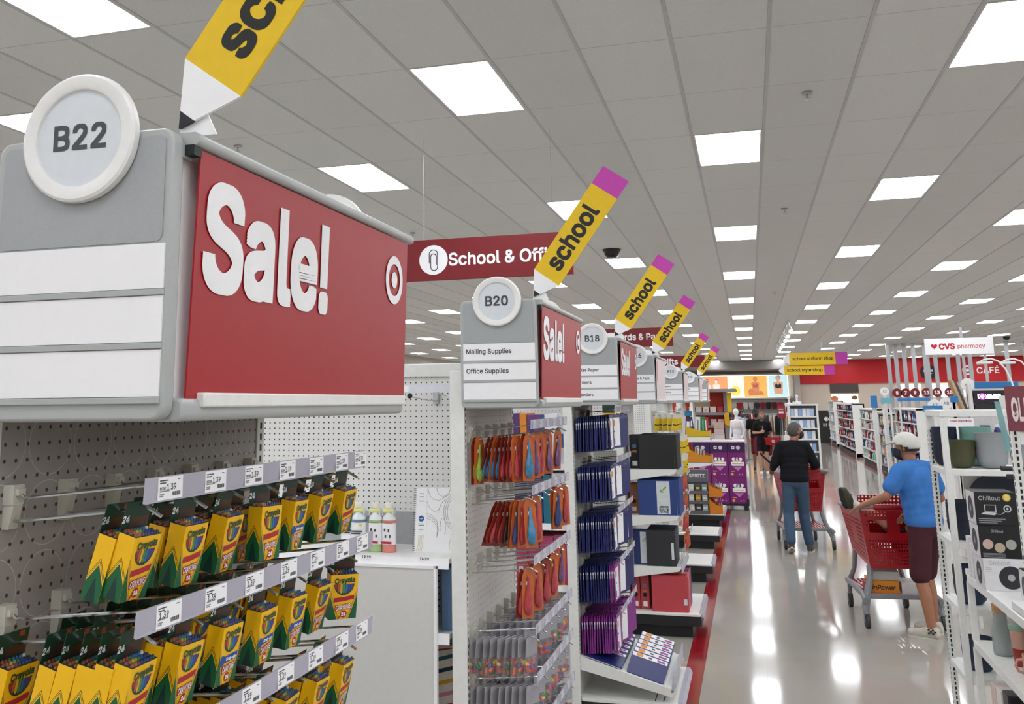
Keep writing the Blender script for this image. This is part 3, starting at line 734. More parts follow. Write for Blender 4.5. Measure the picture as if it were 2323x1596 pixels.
# striped book boards leaning on the lowest shelf
t = thing('striped_folder', 'cream folder with slanted navy, teal and red stripes', 'folder', (-1.21, 3.94, .702), rot=(R(-4), 0, 0))
b = MB(); b.box(-.16, .06, 0, .02, 0, .34, colm('e4ddcf')); f_ = b.build('cover', t)
b = MB(); cc = ['1f3550', '2a5d66', 'b03848', 'd58aa0', 'd9a52a', '1f3550', '2a5d66', 'b03848', '1f3550']
for k, c in enumerate(cc):
    z = -.02 + k * .045
    b.add([(-.16, -.0006, max(z, 0)), (.06, -.0006, z + .06 if z + .06 < .34 else .34), (.06, -.0006, min(z + .075, .34)), (-.16, -.0006, max(min(z + .015, .34), 0))], [(0, 1, 2, 3)], colm(c))
b.build('stripes', f_, smooth=False)
# lone hook with a black safety knob on the white pegboard
t = thing('security_hook', 'single metal hook with black knob on the white pegboard', 'hook', (-1.36, 4.256, 2.03))
b = MB(); b.box(-.012, .012, -.02, 0, -.03, .02, CHROME); b.build('bracket', t); b = MB(); b.tube([(0, -.02, -.018), (-.01, -.1, -.015), (-.03, -.28, .0)], .0028, CHROME); b.build('wire', t)
b = MB(); b.sphere((-.03, -.285, .004), .012, BLACKP, sc=(1, .8, 1)); b.build('knob', t)
t = thing('clear_price_strip', 'clear price strip with one 5.99 tag on the white pegboard', 'price strip', (-1.33, 3.97, 2.064))
b = MB(); b.box(-.35, .15, 0, .003, -.017, .017, mat('clear_strip', 'e3e4ee', .15, var=.03)); b.build('channel', t)
b = MB(); b.box(-.13, -.065, -.0015, 0, -.014, .014, WHITEP); g = b.build('price_tag', t, smooth=False); txt('5.99', INK, g, (-.108, -.002, .0), FRONT, h=.008, bold=.03, res=2)
b = MB(); b.tube([(.02, .0, -.0), (.02, .27, -.03)], .0025, CHROME); b.build('support_arm', t)
# ------------------------------------------------------------------ endcap B20: orange packs and eraser bags
HY20 = [3.915 + .145 * k for k in range(6)]
ROW20 = (1.895, 1.64, 1.375, 1.12, .945, .76)
for r, z in enumerate(ROW20):
    for k, y in enumerate(HY20): hook(PX, y, z, 'zinc peg hook, %s along the %s row of the B20 endcap' % (ORD[k], ORD[r]), L=.272)
    strip(PX + .276, 3.87, 4.665, z + .02, 'lilac price strip, %s from the top on the B20 endcap' % ORD[r], [3.93, 4.06, 4.2, 4.35, 4.5, 4.61], price=None)
CARD = mat('orange_card', 'c4622c', .25, var=.08, scale=30, coat=.4); CARD2 = mat('dark_red_card', '8a3020', .25, var=.1, scale=30, coat=.4)
PKC = {'blue': '2f7ea6', 'green': '8fae3a', 'red': 'b53a44', 'purple': '7a4a7c', 'dark blue': '2a3f78', 'black': '2b2b30'}
def pack_mesh(c, dark):
    m = CARD2 if dark else CARD
    b = MB(); b.prism([(0, y, z) for y, z in ((-.026, -.175), (.026, -.175), (.026, -.02), (.014, .012), (-.014, .012), (-.026, -.02))], (.001, 0, 0), m); a = b.mesh('card', False)
    b = MB(); T = Matrix.Translation((.006, 0, 0)) @ Matrix.Diagonal((.55, 1, 1, 1))
    b.lathe([(.001, -.165), (.012, -.158), (.019, -.135), (.018, -.115), (.011, -.085), (.006, -.05), (.004, -.02), (.001, -.015)], mat('gloss_' + c.replace(' ', '_'), PKC[c], .12, var=.2, scale=60, coat=.6), n=10, M=T); i = b.mesh('blister')
    b = MB(); b.box(.001, .0016, -.008, .006, -.05, -.036, WHITEP); l = b.mesh('price_sticker', False)
    return a, i, l
PM = {}
def pack(x, y, zr, c, rz, tilt, lab, dark=False):
    if (c, dark) not in PM: PM[(c, dark)] = pack_mesh(c, dark)
    t = thing('carded_pack', lab, 'blister pack', (x, y, zr - .042 + .02 * (x - PX) / .27 - .006), rot=(R(random.uniform(-4, 4)), R(tilt), R(rz)), group='orange carded packs on the B20 endcap')
    for n, me in zip(('card', 'blister', 'price_sticker'), PM[(c, dark)]): put(n, me, t)
ORDL = ORD + ['seventeenth', 'eighteenth']
def packs(r, k, spec):
    for i, (x, c, rz, tl, dk) in enumerate(spec):
        pack(x, HY20[k], ROW20[r], c, rz, tl, 'orange pack with %s teardrop item, %s from wall, hook %s, row %s' % (c, ORDL[i], ORD[k], ORD[r]), dk)
packs(0, 0, [(-1.085, 'green', -35, 2, True), (-1.07, 'green', -35, 2, False), (-1.025, 'blue', -25, 14, True), (-1.01, 'blue', -25, 14, True), (-.995, 'blue', -30, 10, False), (-.98, 'blue', -30, 8, True), (-.965, 'red', -20, 6, True), (-.95, 'red', -20, 5, True), (-.935, 'red', -25, 4, True), (-.915, 'red', -45, 3, False), (-.88, 'purple', -35, 2, True), (-.862, 'blue', -50, 0, False)])
packs(0, 1, [(-.90, 'purple', -30, 4, False), (-.87, 'purple', -35, 3, False)]); packs(0, 2, [(-.9, 'purple', -30, 3, False), (-.87, 'red', -35, 3, False)]); packs(0, 3, [(-.9, 'purple', -30, 0, False), (-.87, 'purple', -35, 0, False)]); packs(0, 5, [(-.88, 'purple', -35, 2, False)])
packs(1, 0, [(-1.0, 'red', -25, 20, True), (-.985, 'red', -25, 18, True), (-.965, 'red', -25, 16, True), (-.95, 'black', -25, 12, True), (-.93, 'black', -30, 8, False), (-.915, 'dark blue', -30, 6, False), (-.895, 'red', -30, 4, False), (-.868, 'blue', -55, -4, False)])
packs(1, 1, [(-.9, 'red', -35, 4, False), (-.87, 'red', -40, 2, False)]); packs(1, 4, [(-.88, 'dark blue', -45, 2, False), (-.86, 'dark blue', -45, 2, False)]); packs(1, 5, [(-.86, 'red', -40, 2, False)])
packs(2, 0, [(-.90, 'red', -35, 6, True), (-.88, 'red', -50, 2, False)]); packs(2, 1, [(-.9, 'red', -40, 2, False), (-.875, 'red', -45, 2, False)]); packs(2, 2, [(-.88, 'black', -40, 2, False), (-.865, 'red', -40, 2, True)]); packs(2, 3, [(-.88, 'red', -40, 2, True), (-.86, 'red', -40, 2, False)]); packs(2, 5, [(-.88, 'purple', -40, 2, False)])
FILM = mat('grey_clear_film', 'bcbbc0', .2, var=.06, scale=25, alpha=.2)
ERC = [colm(c, .5) for c in ('e8d83a', 'ef6a3c', '2f6bb0', '2f8a5a', 'e2487f', 'f0853f')]
def bag_meshes(seed):
    rnd = random.Random(seed)
    b = MB(); vs = []; fs = []
    for i, z in enumerate((.008, -.02, -.07, -.11, -.135)):
        th = (.0008, .003, .007, .009, .001)[i]
        vs += [(-th, -.04, z), (-th - .001, 0, z), (-th, .04, z), (th, .04, z), (th + .001, 0, z), (th, -.04, z)]
    for i in range(4):
        for j in range(6): fs.append((i * 6 + j, i * 6 + (j + 1) % 6, i * 6 + 6 + (j + 1) % 6, i * 6 + 6 + j))
    b.add(vs, fs, FILM); f = b.mesh('film')
    b = MB()
    for k in range(18):
        y = rnd.uniform(-.03, .03); z = rnd.uniform(-.118, -.072); a = rnd.uniform(0, PI)
        b.cyl((0, y - .009 * math.cos(a), z - .009 * math.sin(a)), (0, y + .009 * math.cos(a), z + .009 * math.sin(a)), .0062, ERC[rnd.randrange(6)], n=6)
    e = b.mesh('erasers')
    b = MB(); b.box(-.0015, .0015, -.04, .04, -.05, .02, mat('bag_header', 'a9a8ae', .4, var=.03)); h = b.mesh('header', False)
    return f, e, h
BAGM = [bag_meshes(s) for s in range(4)]
nb = 0
def bag(x, y, zr, rz, lab):
    global nb
    t = thing('eraser_bag', lab, 'bag', (x, y, zr - .042 + .02 * (x - PX) / .27 - .012), rot=(0, R(random.uniform(2, 7)), R(rz)), group='clear bags of pencil-cap erasers')
    for n, me in zip(('film', 'erasers', 'header'), BAGM[nb % 4]):
        o = put(n, me, t)
        if n == 'erasers': o['kind'] = 'stuff'
    nb += 1
for r, nn in ((3, 9), (4, 9), (5, 8)):
    for k in range(6):
        n = nn if k == 0 else 7
        for i in range(n):
            if k and r < 5 and i == 0 and k % 2: continue
            x = -1.095 + i * .028 if k == 0 else -1.08 + i * .034
            if k == 1 and r == 3 and i == 6: continue
            bag(x, HY20[k], ROW20[r], -22 + random.uniform(-6, 6), 'clear eraser bag, %s from the wall, hook %s of eraser row %s' % (ORD[i], ORD[k], ORD[r - 3]))
# ------------------------------------------------------------------ boxed planners on the gondola face between B20 and B18
def box_item(name, lab, cat, group, x0, x1, y0, y1, z0, z1, col, sticker=None, rough=.45):
    t = thing(name, lab, cat, ((x0 + x1) / 2, y0, z0), group=group)
    w = (x1 - x0) / 2; b = MB(); b.box(-w, w, 0, y1 - y0, 0, z1 - z0, colm(col, rough)); b.build('body', t, bevel=.002)
    if sticker:
        c, sx, sz, sw, sh = sticker
        b = MB(); b.box(sx - sw / 2, sx + sw / 2, -.0008, 0, sz - sh / 2, sz + sh / 2, colm(c))
        if c == 'f2f2f2':
            for k in range(4): b.box(sx - sw * .35, sx + sw * .35, -.0012, -.0007, sz - sh * .3 + k * sh * .18, sz - sh * .3 + k * sh * .18 + sh * .07, INK)
        b.build('sticker', t, smooth=False)
    return t
GB = 'binders on the shelves behind the orange packs'
W3 = 'f2f2f2'
for a in ((-1.557, -1.535, .33, '6a4a82'), (-1.533, -1.496, .33, '55306e'), (-1.493, -1.445, .33, 'e08a24', (W3, 0, .12, .03, .06)), (-1.442, -1.345, .32, '6a3a78', ('2a2f7a', -.02, .24, .03, .05)), (-1.343, -1.325, .32, '1f5f7a'), (-1.322, -1.232, .325, 'e9eaf0'), (-1.229, -1.182, .32, 'dfe2ec', ('2a62a8', .005, .15, .03, .09))):
    box_item('binder', 'binder standing on the top shelf: ' + {'6a4a82': 'leftmost purple one', '55306e': 'dark purple one', 'e08a24': 'orange one', '6a3a78': 'wide purple one', '1f5f7a': 'thin teal one', 'e9eaf0': 'wide white one', 'dfe2ec': 'white one with blue label'}[a[3]], 'binder', GB, a[0], a[1], 6.5, 6.78, 1.60, 1.60 + a[2], a[3], a[4] if len(a) > 4 else None)
for a in ((-1.56, -1.46, .3, '1e2a52', (W3, .0, .1, .03, .05)), (-1.455, -1.40, .3, '44506e', (W3, 0, .15, .025, .05)), (-1.395, -1.35, .31, '3a3a78', (W3, 0, .15, .025, .05)), (-1.345, -1.29, .31, '1f6f86'), (-1.285, -1.185, .32, 'e6e8ee', ('5a1f2a', .01, .16, .03, .1))):
    box_item('binder', 'binder standing on the second shelf: ' + {'1e2a52': 'navy one', '44506e': 'slate one', '3a3a78': 'indigo one', '1f6f86': 'teal one', 'e6e8ee': 'white one with dark label'}[a[3]], 'binder', GB, a[0], a[1], 6.5, 6.78, 1.22, 1.22 + a[2], a[3], a[4] if len(a) > 4 else None)
for a in ((-1.55, -1.46, .30, 'b03a52', (W3, 0, .08, .03, .05)), (-1.455, -1.38, .3, 'a8325a'), (-1.375, -1.285, .3, 'b93a6a', (W3, 0, .12, .04, .06)), (-1.28, -1.185, .31, 'c2477c', (W3, 0, .14, .03, .08))):
    box_item('binder', 'binder standing on the third shelf: ' + {'b03a52': 'leftmost crimson one', 'a8325a': 'second, plum red one', 'b93a6a': 'third, pink one with sticker', 'c2477c': 'right end pink one'}[a[3]], 'binder', GB, a[0], a[1], 6.5, 6.78, .84, .84 + a[2], a[3], a[4] if len(a) > 4 else None)
for i, (x0, x1, c) in enumerate(((-1.5, -1.41, 'b0302c'), (-1.4, -1.33, 'c03a34'), (-1.32, -1.185, 'e8e9ec'))):
    box_item('binder', 'binder on the lowest gondola shelf, %s' % ('left red', 'right red', 'white')[i], 'binder', GB, x0, x1, 6.5, 6.78, .2, .55 + .3 * 0, c)
# ------------------------------------------------------------------ endcap B18: zipper pouches on hooks
NAVY = mat('navy_pouch', '1a2466', .4, var=.1, scale=25); NAVYD = mat('navy_pouch_dark', '10163f', .4, var=.1, scale=25); PURP = mat('purple_pouch', '8a2a8c', .4, var=.1, scale=25)
CLRW = mat('zipper_white', 'd9dcea', .4, var=0); ORG = colm('e8922c'); MAG = colm('a0479a')
def pouch_mesh(m, md, full):
    b = MB(); b.prism([(-.004, -.11, -.215), (.004, -.11, -.215), (.0045, -.11, -.02), (.001, -.11, .01), (-.001, -.11, .01), (-.0045, -.11, -.02)], (0, .22, 0), m); body = b.mesh('pouch_body', False)
    b = MB(); b.box(-.0052, .0052, -.113, .111, -.033, -.027, md); b.box(-.003, .003, -.1165, -.111, -.042, -.028, CLRW); b.box(-.0012, .0012, -.1155, -.113, -.07, -.042, CLRW); b.box(.0042, .0048, -.1125, -.1095, -.21, -.04, mat('pouch_seam', '3d478c', .4, var=0)); z = b.mesh('zipper', False)
    b = MB(); b.box(.0046, .0056, -.108, .03, -.2, -.012, WHITEP); b.box(.0056, .006, -.104, -.05, -.065, -.03, ORG); b.box(.0056, .006, -.09, -.06, -.11, -.1, INK); b.box(.0056, .006, -.1, -.06, -.19, -.15, MAG); l = b.mesh('label', False)
    return body, z, l
PO = {'navy': pouch_mesh(NAVY, NAVYD, 1), 'purple': pouch_mesh(PURP, PURP, 1)}
HY18 = (6.56, 6.80, 7.04); ROW18 = (1.935, 1.615, 1.305, 1.0, .70)
RN = ('top', 'second', 'third', 'fourth', 'fifth')
def pouch(x, y, zr, kind, lab, label=False, rz=0, dy=0):
    t = thing('zipper_pouch', lab, 'pouch', (x, y + dy, zr - .042 + .02 * (x - PX) / .27 - .004), rot=(0, R(random.uniform(-1, 2)), R(rz)), group='zipper pouches on the B18 endcap')
    b, z, l = PO[kind]; put('pouch_body', b, t); put('zipper', z, t)
    if label: put('label', l, t)
for r, z in enumerate(ROW18):
    for k, y in enumerate(HY18):
        hook(PX, y, z, 'zinc peg hook, %s along the %s row of the pouch endcap' % (ORD[k], RN[r]), L=.272)
        kind = 'purple' if r == 4 else 'navy'
        n = 15 if k == 0 else 10
        for i in range(n):
            x = -1.10 + i * (.0152 if k == 0 else .0245); kd = kind
            if r == 3 and k == 0 and i >= 12: kd = 'purple'
            front = i >= n - 2
            if k == 0 and r in (0, 1, 2, 3) and i >= n - 1 and r != 3: pass
            pouch(x, y, z, kd, '%s zipper pouch, %s from the wall on the %s hook, %s row' % (kd, ORD[i], ORD[k], RN[r]), front, random.uniform(-1.2, 1.2) * (k == 0) - 16 * (k > 0), random.uniform(-.004, .004))
    strip(PX + .276, 6.42, 7.22, z + .018, 'lilac price strip on the pouch endcap, %s row' % RN[r], [6.47, 6.7, 6.95, 7.15], price=None)
# slanted shelf with laid pouches above the deck
t = thing('slanted_shelf', 'white slanted bracket shelf of pouches near the floor', 'shelf', (PX, 0, 0))
for y in (6.40, 7.235):
    b = MB(); b.prism([(0, y, .36), (.56, y, .235), (.575, y, .262), (.56, y, .28), (.0, y, .44)], (0, .012, 0), WHITE); b.build('bracket', t)
b = MB(); b.prism([(0, 6.41, .425), (.56, 6.41, .27), (.56, 6.41, .282), (0, 6.41, .437)], (0, .83, 0), WHITE); b.build('shelf_board', t)
b = MB(); b.prism([(.555, 6.40, .262), (.572, 6.40, .266), (.575, 6.40, .36), (.568, 6.40, .36)], (0, .85, 0), mat('clear_lip', 'c4c6d4', .2, var=.03, alpha=.75)); b.build('front_lip', t)
def flat_pouch(u, y, lift, kind, lab, ry):
    a = math.atan2(-.155, .56)
    t = thing('folded_pouch', lab, 'pouch', (PX + u, y, .443 + u * -.277 + (lift if u > .3 else .012)), rot=(R(ry if u > .3 else 8), -a, 0), group='pouches lying on the slanted shelf')
    b = MB(); b.prism([(px, py, 0) for px, py in rrect(-.115, .115, -.1, .1, .012)], (0, 0, .012), NAVY); b.build('pouch_body', t)
    b = MB(); b.box(-.11, .11, .066, .1, .0121, .0128, WHITEP); b.box(-.085, -.045, .07, .097, .0128, .0132, ORG); b.box(.045, .095, .072, .09, .0128, .0132, MAG); b.box(-.01, .01, .076, .09, .0128, .0132, INK); b.build('label', t, smooth=False)
    b = MB(); b.tube([(-.11, -.102, .004), (.11, -.102, .004)], .002, CLRW, 4); b.build('zipper', t)
n = 0
for c_, u in enumerate((.15, .405)):
    for k in range(6):
        flat_pouch(u, 6.52 + k * .112, .03, 'navy', 'navy pouch with white label lying on the slanted shelf, %s column, %s from the camera' % (('wall', 'front')[c_], ORD[k]), 24)
# ------------------------------------------------------------------ endcap B16: bracket shelves of ring binders
SH16 = (1.40, 1.005, .575)
t = thing('bracket_shelf', 'x', 'shelf', (PX, 9.03, 0)); bpy.data.objects.remove(t)
def bracket_shelf(z, y0, y1, lab, dep=.46, far=True):
    t = thing('bracket_shelf', lab, 'shelf', (PX, y0, z), group='white bracket shelves on the endcaps')
    for y in (0, y1 - y0 - .014):
        b = MB(); b.prism([(0, y, -.1), (dep - .02, y, -.035), (dep, y, -.002), (dep, y, .004), (0, y, .0)], (0, .014, 0), WHITE)
        b.build('bracket', t, bevel=.002)
    b = MB(); b.box(0, dep, .002, y1 - y0 - .002, -.018, 0, WHITE); b.build('shelf_board', t, bevel=.002)
    b = MB(); b.prism([(dep, 0, -.045), (dep + .012, 0, -.045), (dep + .004, 0, .012), (dep, 0, .012)], (0, y1 - y0, 0), LIP); b.build('price_channel', t)
    b = MB()
    for k in range(5): b.tube([(dep - .012, 0, .02 + k * .016), (dep - .012, y1 - y0, .02 + k * .016)], .0018, CHROME, 5)
    for k in range(4): b.tube([(dep - .012, .02 + k * (y1 - y0 - .04) / 3, 0), (dep - .012, .02 + k * (y1 - y0 - .04) / 3, .09)], .0018, CHROME, 5)
    w = b.build('wire_fence', t); w['kind'] = 'stuff'
for z, nm in zip(SH16, ('top', 'middle', 'lowest')): bracket_shelf(z, *ENDY['B16'], 'white %s bracket shelf with wire fence holding binders' % nm)
def binder(x0, y, z, w, h, th, c, lab, sticker=None, txt_=None, rz=0):
    t = thing('ring_binder', lab, 'binder', (x0, y, z), rz, group='ring binders on the binder endcap')
    m = mat('binder_' + c, c, .5, var=.05, scale=60, bump=.1)
    b = MB(); b.box(0, w, 0, .004, 0, h, m); b.box(0, w, th - .004, th, 0, h, m); b.build('covers', t, bevel=.002)
    b = MB(); b.prism([(w - .004, 0, 0), (w + .006, th * .2, 0), (w + .006, th * .8, 0), (w - .004, th, 0)], (0, 0, h), m); b.build('spine', t)
    b = MB(); b.box(.012, w - .03, .006, th - .006, .012, h - .012, WHITEP); b.build('inner_pages', t, smooth=False)
    if sticker:
        kind, sx, sw, z0, z1 = sticker
        b = MB(); b.box(sx, sx + sw, -.001, 0, z0, z1, colm('d9dfe3'))
        if kind == 'green':
            cx, cz, r = sx + sw * .55, z1 - (z1 - z0) * .24, sw * .26
            g = colm('7ab51d')
            for pts in ([(-1, -1), (.1, -1), (-1, .1)], [(-.45, -.15), (.55, .85), (.85, .55), (-.15, -.45)]):
                b.add([(cx + px * r, -.0014, cz + pz * r) for px, pz in pts], [tuple(range(len(pts)))], g)
        s = b.build('sticker', t, smooth=False)
        if txt_:
            for i, l in enumerate(txt_):
                q = txt(l, INK, s, (sx + sw * .5, -.0016, z0 + .02 + i * .02), FRONT, w=sw * .7, bold=.03, res=2); q.rotation_euler = Euler((PI / 2, PI, 0))
    return t
def spine_box(x0, y, z, w, h, d, c, lab):
    t = thing('ring_binder', lab, 'binder', (x0, y, z), group='ring binders on the binder endcap')
    m = mat('binder_' + c, c, .5, var=.05, scale=60, bump=.1)
    b = MB(); b.box(0, w, 0, d, 0, h, m); b.build('covers', t, bevel=.004)
    b = MB(); b.disc((w / 2, -.0006, h * .66), w * .22, AX, AZ, colm('5a7ab0'), 14); b.disc((w / 2, -.0006, h * .5), w * .26, AX, AZ, colm('d27a30'), 14, 1, .5); b.disc((w / 2, -.0007, h * .4), w * .26, AX, AZ, BLACK, 14, 1, 1); b.box(w * .25, w * .75, -.001, 0, h * .08, h * .22, WHITEP)
    b.build('spine_label', t, smooth=False)
y = 9.06
DK = '1d1e20'
spine_box(-1.085, 9.2, 1.40, .09, .30, .24, '1b1b1e', 'black binder seen spine first, left end of the top binder shelf')
b_ = 0
for i in range(7):
    binder(-.985, y + i * .07, 1.40, .33, .305, .06, DK if i < 5 else '20242e', 'black ring binder on the top binder shelf, %s from the camera' % ORD[i])
spine_box(-1.10, 9.2, 1.005, .075, .26, .2, 'c0702c', 'orange box behind the blue binders, left end of the middle shelf')
for i in range(7):
    binder(-1.01, y + i * .07, 1.005, .36, .305, .06, '28407e' if i else '2a4583', 'blue ring binder on the middle binder shelf, %s from the camera' % ORD[i],
           ('green', .165, .115, .012, .295) if i == 0 else None, ['Sturdy', 'D-ring', 'binder'] if i == 0 else None)
binder(-1.075, 9.12, .575, .14, .3, .05, '22336a', 'navy ring binder turned sideways on the lowest binder shelf', ('green', .06, .07, .01, .28))
for i in range(7):
    binder(-.955, y + i * .065, .575, .245, .30, .055, '2c2e31' if i < 4 else '3a4a60', 'dark ring binder on the lowest shelf, %s from the camera' % ORD[i], ('plain', .215, .022, .06, .2) if i == 0 else None)
spine_box(-1.11, 9.12, .2, .075, .30, .26, 'b8404a', 'coral red binder standing at the wall end of the deck')
spine_box(-1.03, 9.12, .2, .075, .30, .26, 'bb424b', 'second coral red binder standing spine first on the deck')
for i, c in enumerate(('c0464f', 'b23a48', 'd08a4a', 'c25a7a', '8a3a7a', 'a04a6a', '4a2a5a')):
    binder(-.925, 9.05 + i * .075, .2, .305, .30, .06, c, '%s ring binder on the binder deck, %s from the camera' % (('coral', 'crimson', 'tan', 'rose', 'purple', 'mauve', 'dark violet')[i], ORD[i]), ('plain', .27, .03, .06, .11) if i == 0 else None)
# gear on the gondola faces behind (between B18 and B16)
t = thing('crayon_carton', 'green and yellow carton peeking over the blue pouches', 'carton', (-1.26, 9.1, 1.80))
b = MB(); b.box(-.045, .125, 0, .1, .1, .17, GREEN_T); b.build('lid', t); b = MB(); b.box(-.045, .125, 0, .1, 0, .1, CY_); b.build('box', t); b = MB(); b.box(-.02, .12, -.001, 0, .03, .09, CORANGE); b.build('print', t, smooth=False)
# ------------------------------------------------------------------ endcaps beyond: trays, packs, grey display
def tray(x0, y0, z, w, d, h0, h1, c, lab):
    """cardboard tray whose side falls towards the aisle"""
    t = thing('card_tray', lab, 'tray', (x0, y0, z)); m = colm(c, .55); b = MB()
    for y in (0, d - .004):
        b = MB(); b.prism([(0, y, 0), (w, y, 0), (w, y, h1), (w * .55, y, h1 * 1.15), (0, y, h0)], (0, .004, 0), m)
        b.build('side', t, smooth=False)
    b = MB(); b.box(w - .004, w, .004, d - .004, 0, h1, m); b.box(0, .004, .004, d - .004, 0, h0, m); b.build('end', t, smooth=False)
    b = MB(); b.box(0, w, 0, d, 0, .004, m); b.build('bottom', t, smooth=False)
    return t
for z, nm in ((1.50, 'upper'), (1.15, 'lower')): bracket_shelf(z, 14.3, 15.1, 'white bracket shelf under the %s yellow tray' % nm, .56)
tray(-.885, 14.31, 1.505, .32, .5, .145, .075, 'd3ae14', 'mustard yellow cardboard tray of notebooks on the upper shelf')
tray(-.905, 14.31, 1.155, .35, .5, .205, .09, 'd5891a', 'orange cardboard tray on the lower shelf')
for i, (x, c, h, a) in enumerate(((-.87, '2b2e62', .26, 4), (-.805, '272a55', .27, -6), (-.735, 'dfe2e6', .27, 3), (-.665, '1c7a44', .27, 2), (-.62, 'a92a35', .26, 0))):
    t = thing('notebook', '%s notebook standing in the mustard yellow tray' % ('navy', 'second, leaning navy', 'white', 'green', 'red')[i], 'notebook', (x, 14.4 + i * .01, 1.51), rot=(R(-5), R(a), 0))
    b = MB(); b.box(-.035, .035, 0, .02, 0, h, colm(c, .4)); o = b.build('cover', t, bevel=.002)
    b = MB(); b.box(-.02, .02, -.001, 0, h * .5, h * .8, WHITEP) if i < 2 else b.box(.0, .01, -.001, 0, h * .3, h * .85, WHITEP if c[0] != 'd' else BLACK); b.build('cover_print', o, smooth=False)
b = MB(); b.box(-.9, -.8, 14.45, 14.47, 1.79, 1.86, colm('2f86b0')); tag(b.build('blue_card', smooth=False), 'blue card standing behind the notebooks in the yellow tray', 'card')
for i in range(4):
    b = MB(); b.box(-.78 + i * .035, -.76 + i * .035, 14.36, 14.56, 1.16, 1.36 - i * .015, colm(('c9b9a0', 'e8e4da', 'd0d4da', 'b99a80')[i])); tag(b.build('card_pack', bevel=.001), 'thin card pack standing in the orange tray, %s from its wall end' % ORD[i], 'card pack', 'card packs in the orange tray')
# yellow pencil packs hung on the endcap before the trays
YP = mat('pencil_yellow_pack', 'e9c92a', .35, var=.08)
def ypack_mesh():
    b = MB()
    for k in range(5): b.box(0, .006, -.03 + k * .0125, -.02 + k * .0125, -.19, -.05, YP)
    p = b.mesh('pencils', False)
    b = MB(); b.box(-.001, .0, -.035, .035, -.2, .01, mat('pack_film', 'dedbd0', .2, var=.03)); c = b.mesh('backing_card', False)
    b = MB(); b.box(.0061, .0066, -.03, .03, -.13, -.12, BLACK); r = b.mesh('band', False)
    return p, c, r
YM = ypack_mesh()
for r, (z, ks) in enumerate(((1.88, 4), (1.62, 3), (1.40, 3))):
    for k in range(4):
        y = 11.85 + k * .16; hook(PX, y, z, 'zinc peg hook, %s in the %s row of yellow pencil packs' % (ORD[k], RN[r]), L=.3)
        for i in range(4):
            t = thing('pencil_pack', 'yellow pencil pack, %s from the wall on the %s hook, %s row' % (ORD[i], ORD[k], RN[r]), 'pencil pack', (-1.05 + i * .07 + (.06 if r else 0), y, z - .03), rot=(R(random.uniform(-9, 9)), R(random.uniform(0, 9)), R(-48)), group='yellow pencil packs')
            for n_, me in zip(('pencils', 'backing_card', 'band'), YM): put(n_, me, t)
    strip(PX + .31, 11.8, 12.4, z + .02, 'price strip in the %s row of yellow pencil packs' % RN[r], [11.9, 12.1, 12.3], price=None)
for r, z in enumerate((1.16, .94, .72, .52)):
    for k in range(3):
        hook(PX, 11.9 + k * .2, z, 'zinc peg hook, %s in the %s row of pink packs' % (ORD[k], RN[r]), L=.36)
        pack(-.80, 11.9 + k * .2, z, 'red', -50, 3, 'pinkish pack beyond the binders, hook %s, %s row' % (ORD[k], RN[r]))
    strip(PX + .37, 11.8, 12.4, z + .02, 'price strip in the %s row of pink packs beyond the binders' % RN[r], [11.9, 12.1, 12.3], price=None)
# items on the pegboard faces between the far endcaps
b = MB(); b.box(-1.08, -.98, 8.96, 8.985, 1.53, 1.72, BLACKP); tag(b.build('black_case', bevel=.002), 'black case standing left of the black binders', 'case') if 0 else None
# grey party display on the endcap under sign 10
GRD = mat('display_grey', '626468', .55, var=.05)
t = thing('party_display', 'grey floor display with white lettering and three shelves of small packs', 'display stand', (-.9, 16.78, .2))
b = MB(); b.box(-.165, .165, .03, .3, 0, .68, GRD); b.build('back', t)
b = MB(); b.prism([(-.165, .0, .5), (.165, .0, .5), (.165, .0, .69), (-.165, .0, .69)], (0, .03, 0), GRD); hd = b.build('header', t)
txt('SPRITZ', WHITEP, hd, (-.005, -.001, .60), FRONT, w=.25, bold=.012, res=3)
for k in range(3):
    z = .03 + k * .155
    b = MB(); b.box(-.165, .165, -.03, .03, z - .03, z + .02, GRD); b.build('shelf', t, bevel=.002)
SPC = (('d8d6cc', '3a3f7a', '9fb8b4'), ('e0ddd2', 'c98a3a', 'b9c4c0'), ('cfd0c8', '4a4a4a', '8aa0a6'))
for k in range(3):
    for q in range(3):
        t = thing('party_pack', 'small pack in the grey display, %s of the %s shelf' % (('left', 'middle', 'right')[q], ('lowest', 'middle', 'top')[k]), 'pack', (-.9 - .105 + q * .105, 16.76, .2 + .05 + k * .155), group='small packs in the grey display')
        b = MB(); b.box(-.04, .04, 0, .03, 0, .1, colm(SPC[k][q])); o = b.build('body', t, bevel=.002)
        b = MB(); b.box(-.03, .03, -.001, 0, .03, .06, colm(('f0eee6', 'e2c648', 'e6ecec')[q])); b.build('print', o, smooth=False)
for z0, lab, h0 in ((.46, 'upper orange card tray right of the grey display', .2), (.2, 'lower orange card tray of paper bags right of the grey display', .24)):
    tray(-.73, 16.78, z0, .2, .4, h0, .12, 'e0861c', lab)
    for i in range(5):
        b = MB(); M = Matrix.Translation((-.70 + i * .03, 16.8, z0 + .02)) @ Matrix.Rotation(R(14), 4, 'Y')
        b.box(0, .006, 0, .3, 0, .27 - i * .02, colm(('7a6a52', 'b9a98e', '5a4a60', 'c9b9b0', 'e2d8d0')[i]), M); tag(b.build('paper_bag', smooth=False), 'paper bag leaning in the %s orange tray, %s from the left' % ('upper' if z0 > .3 else 'lower', ORD[i]), 'bag', 'paper bags in the orange trays')
for i in range(4):
    b = MB(); b.box(-.76, -.7, 16.82 + i * .07, 16.87 + i * .07, .2, .44, colm('d8862a')) if 0 else None
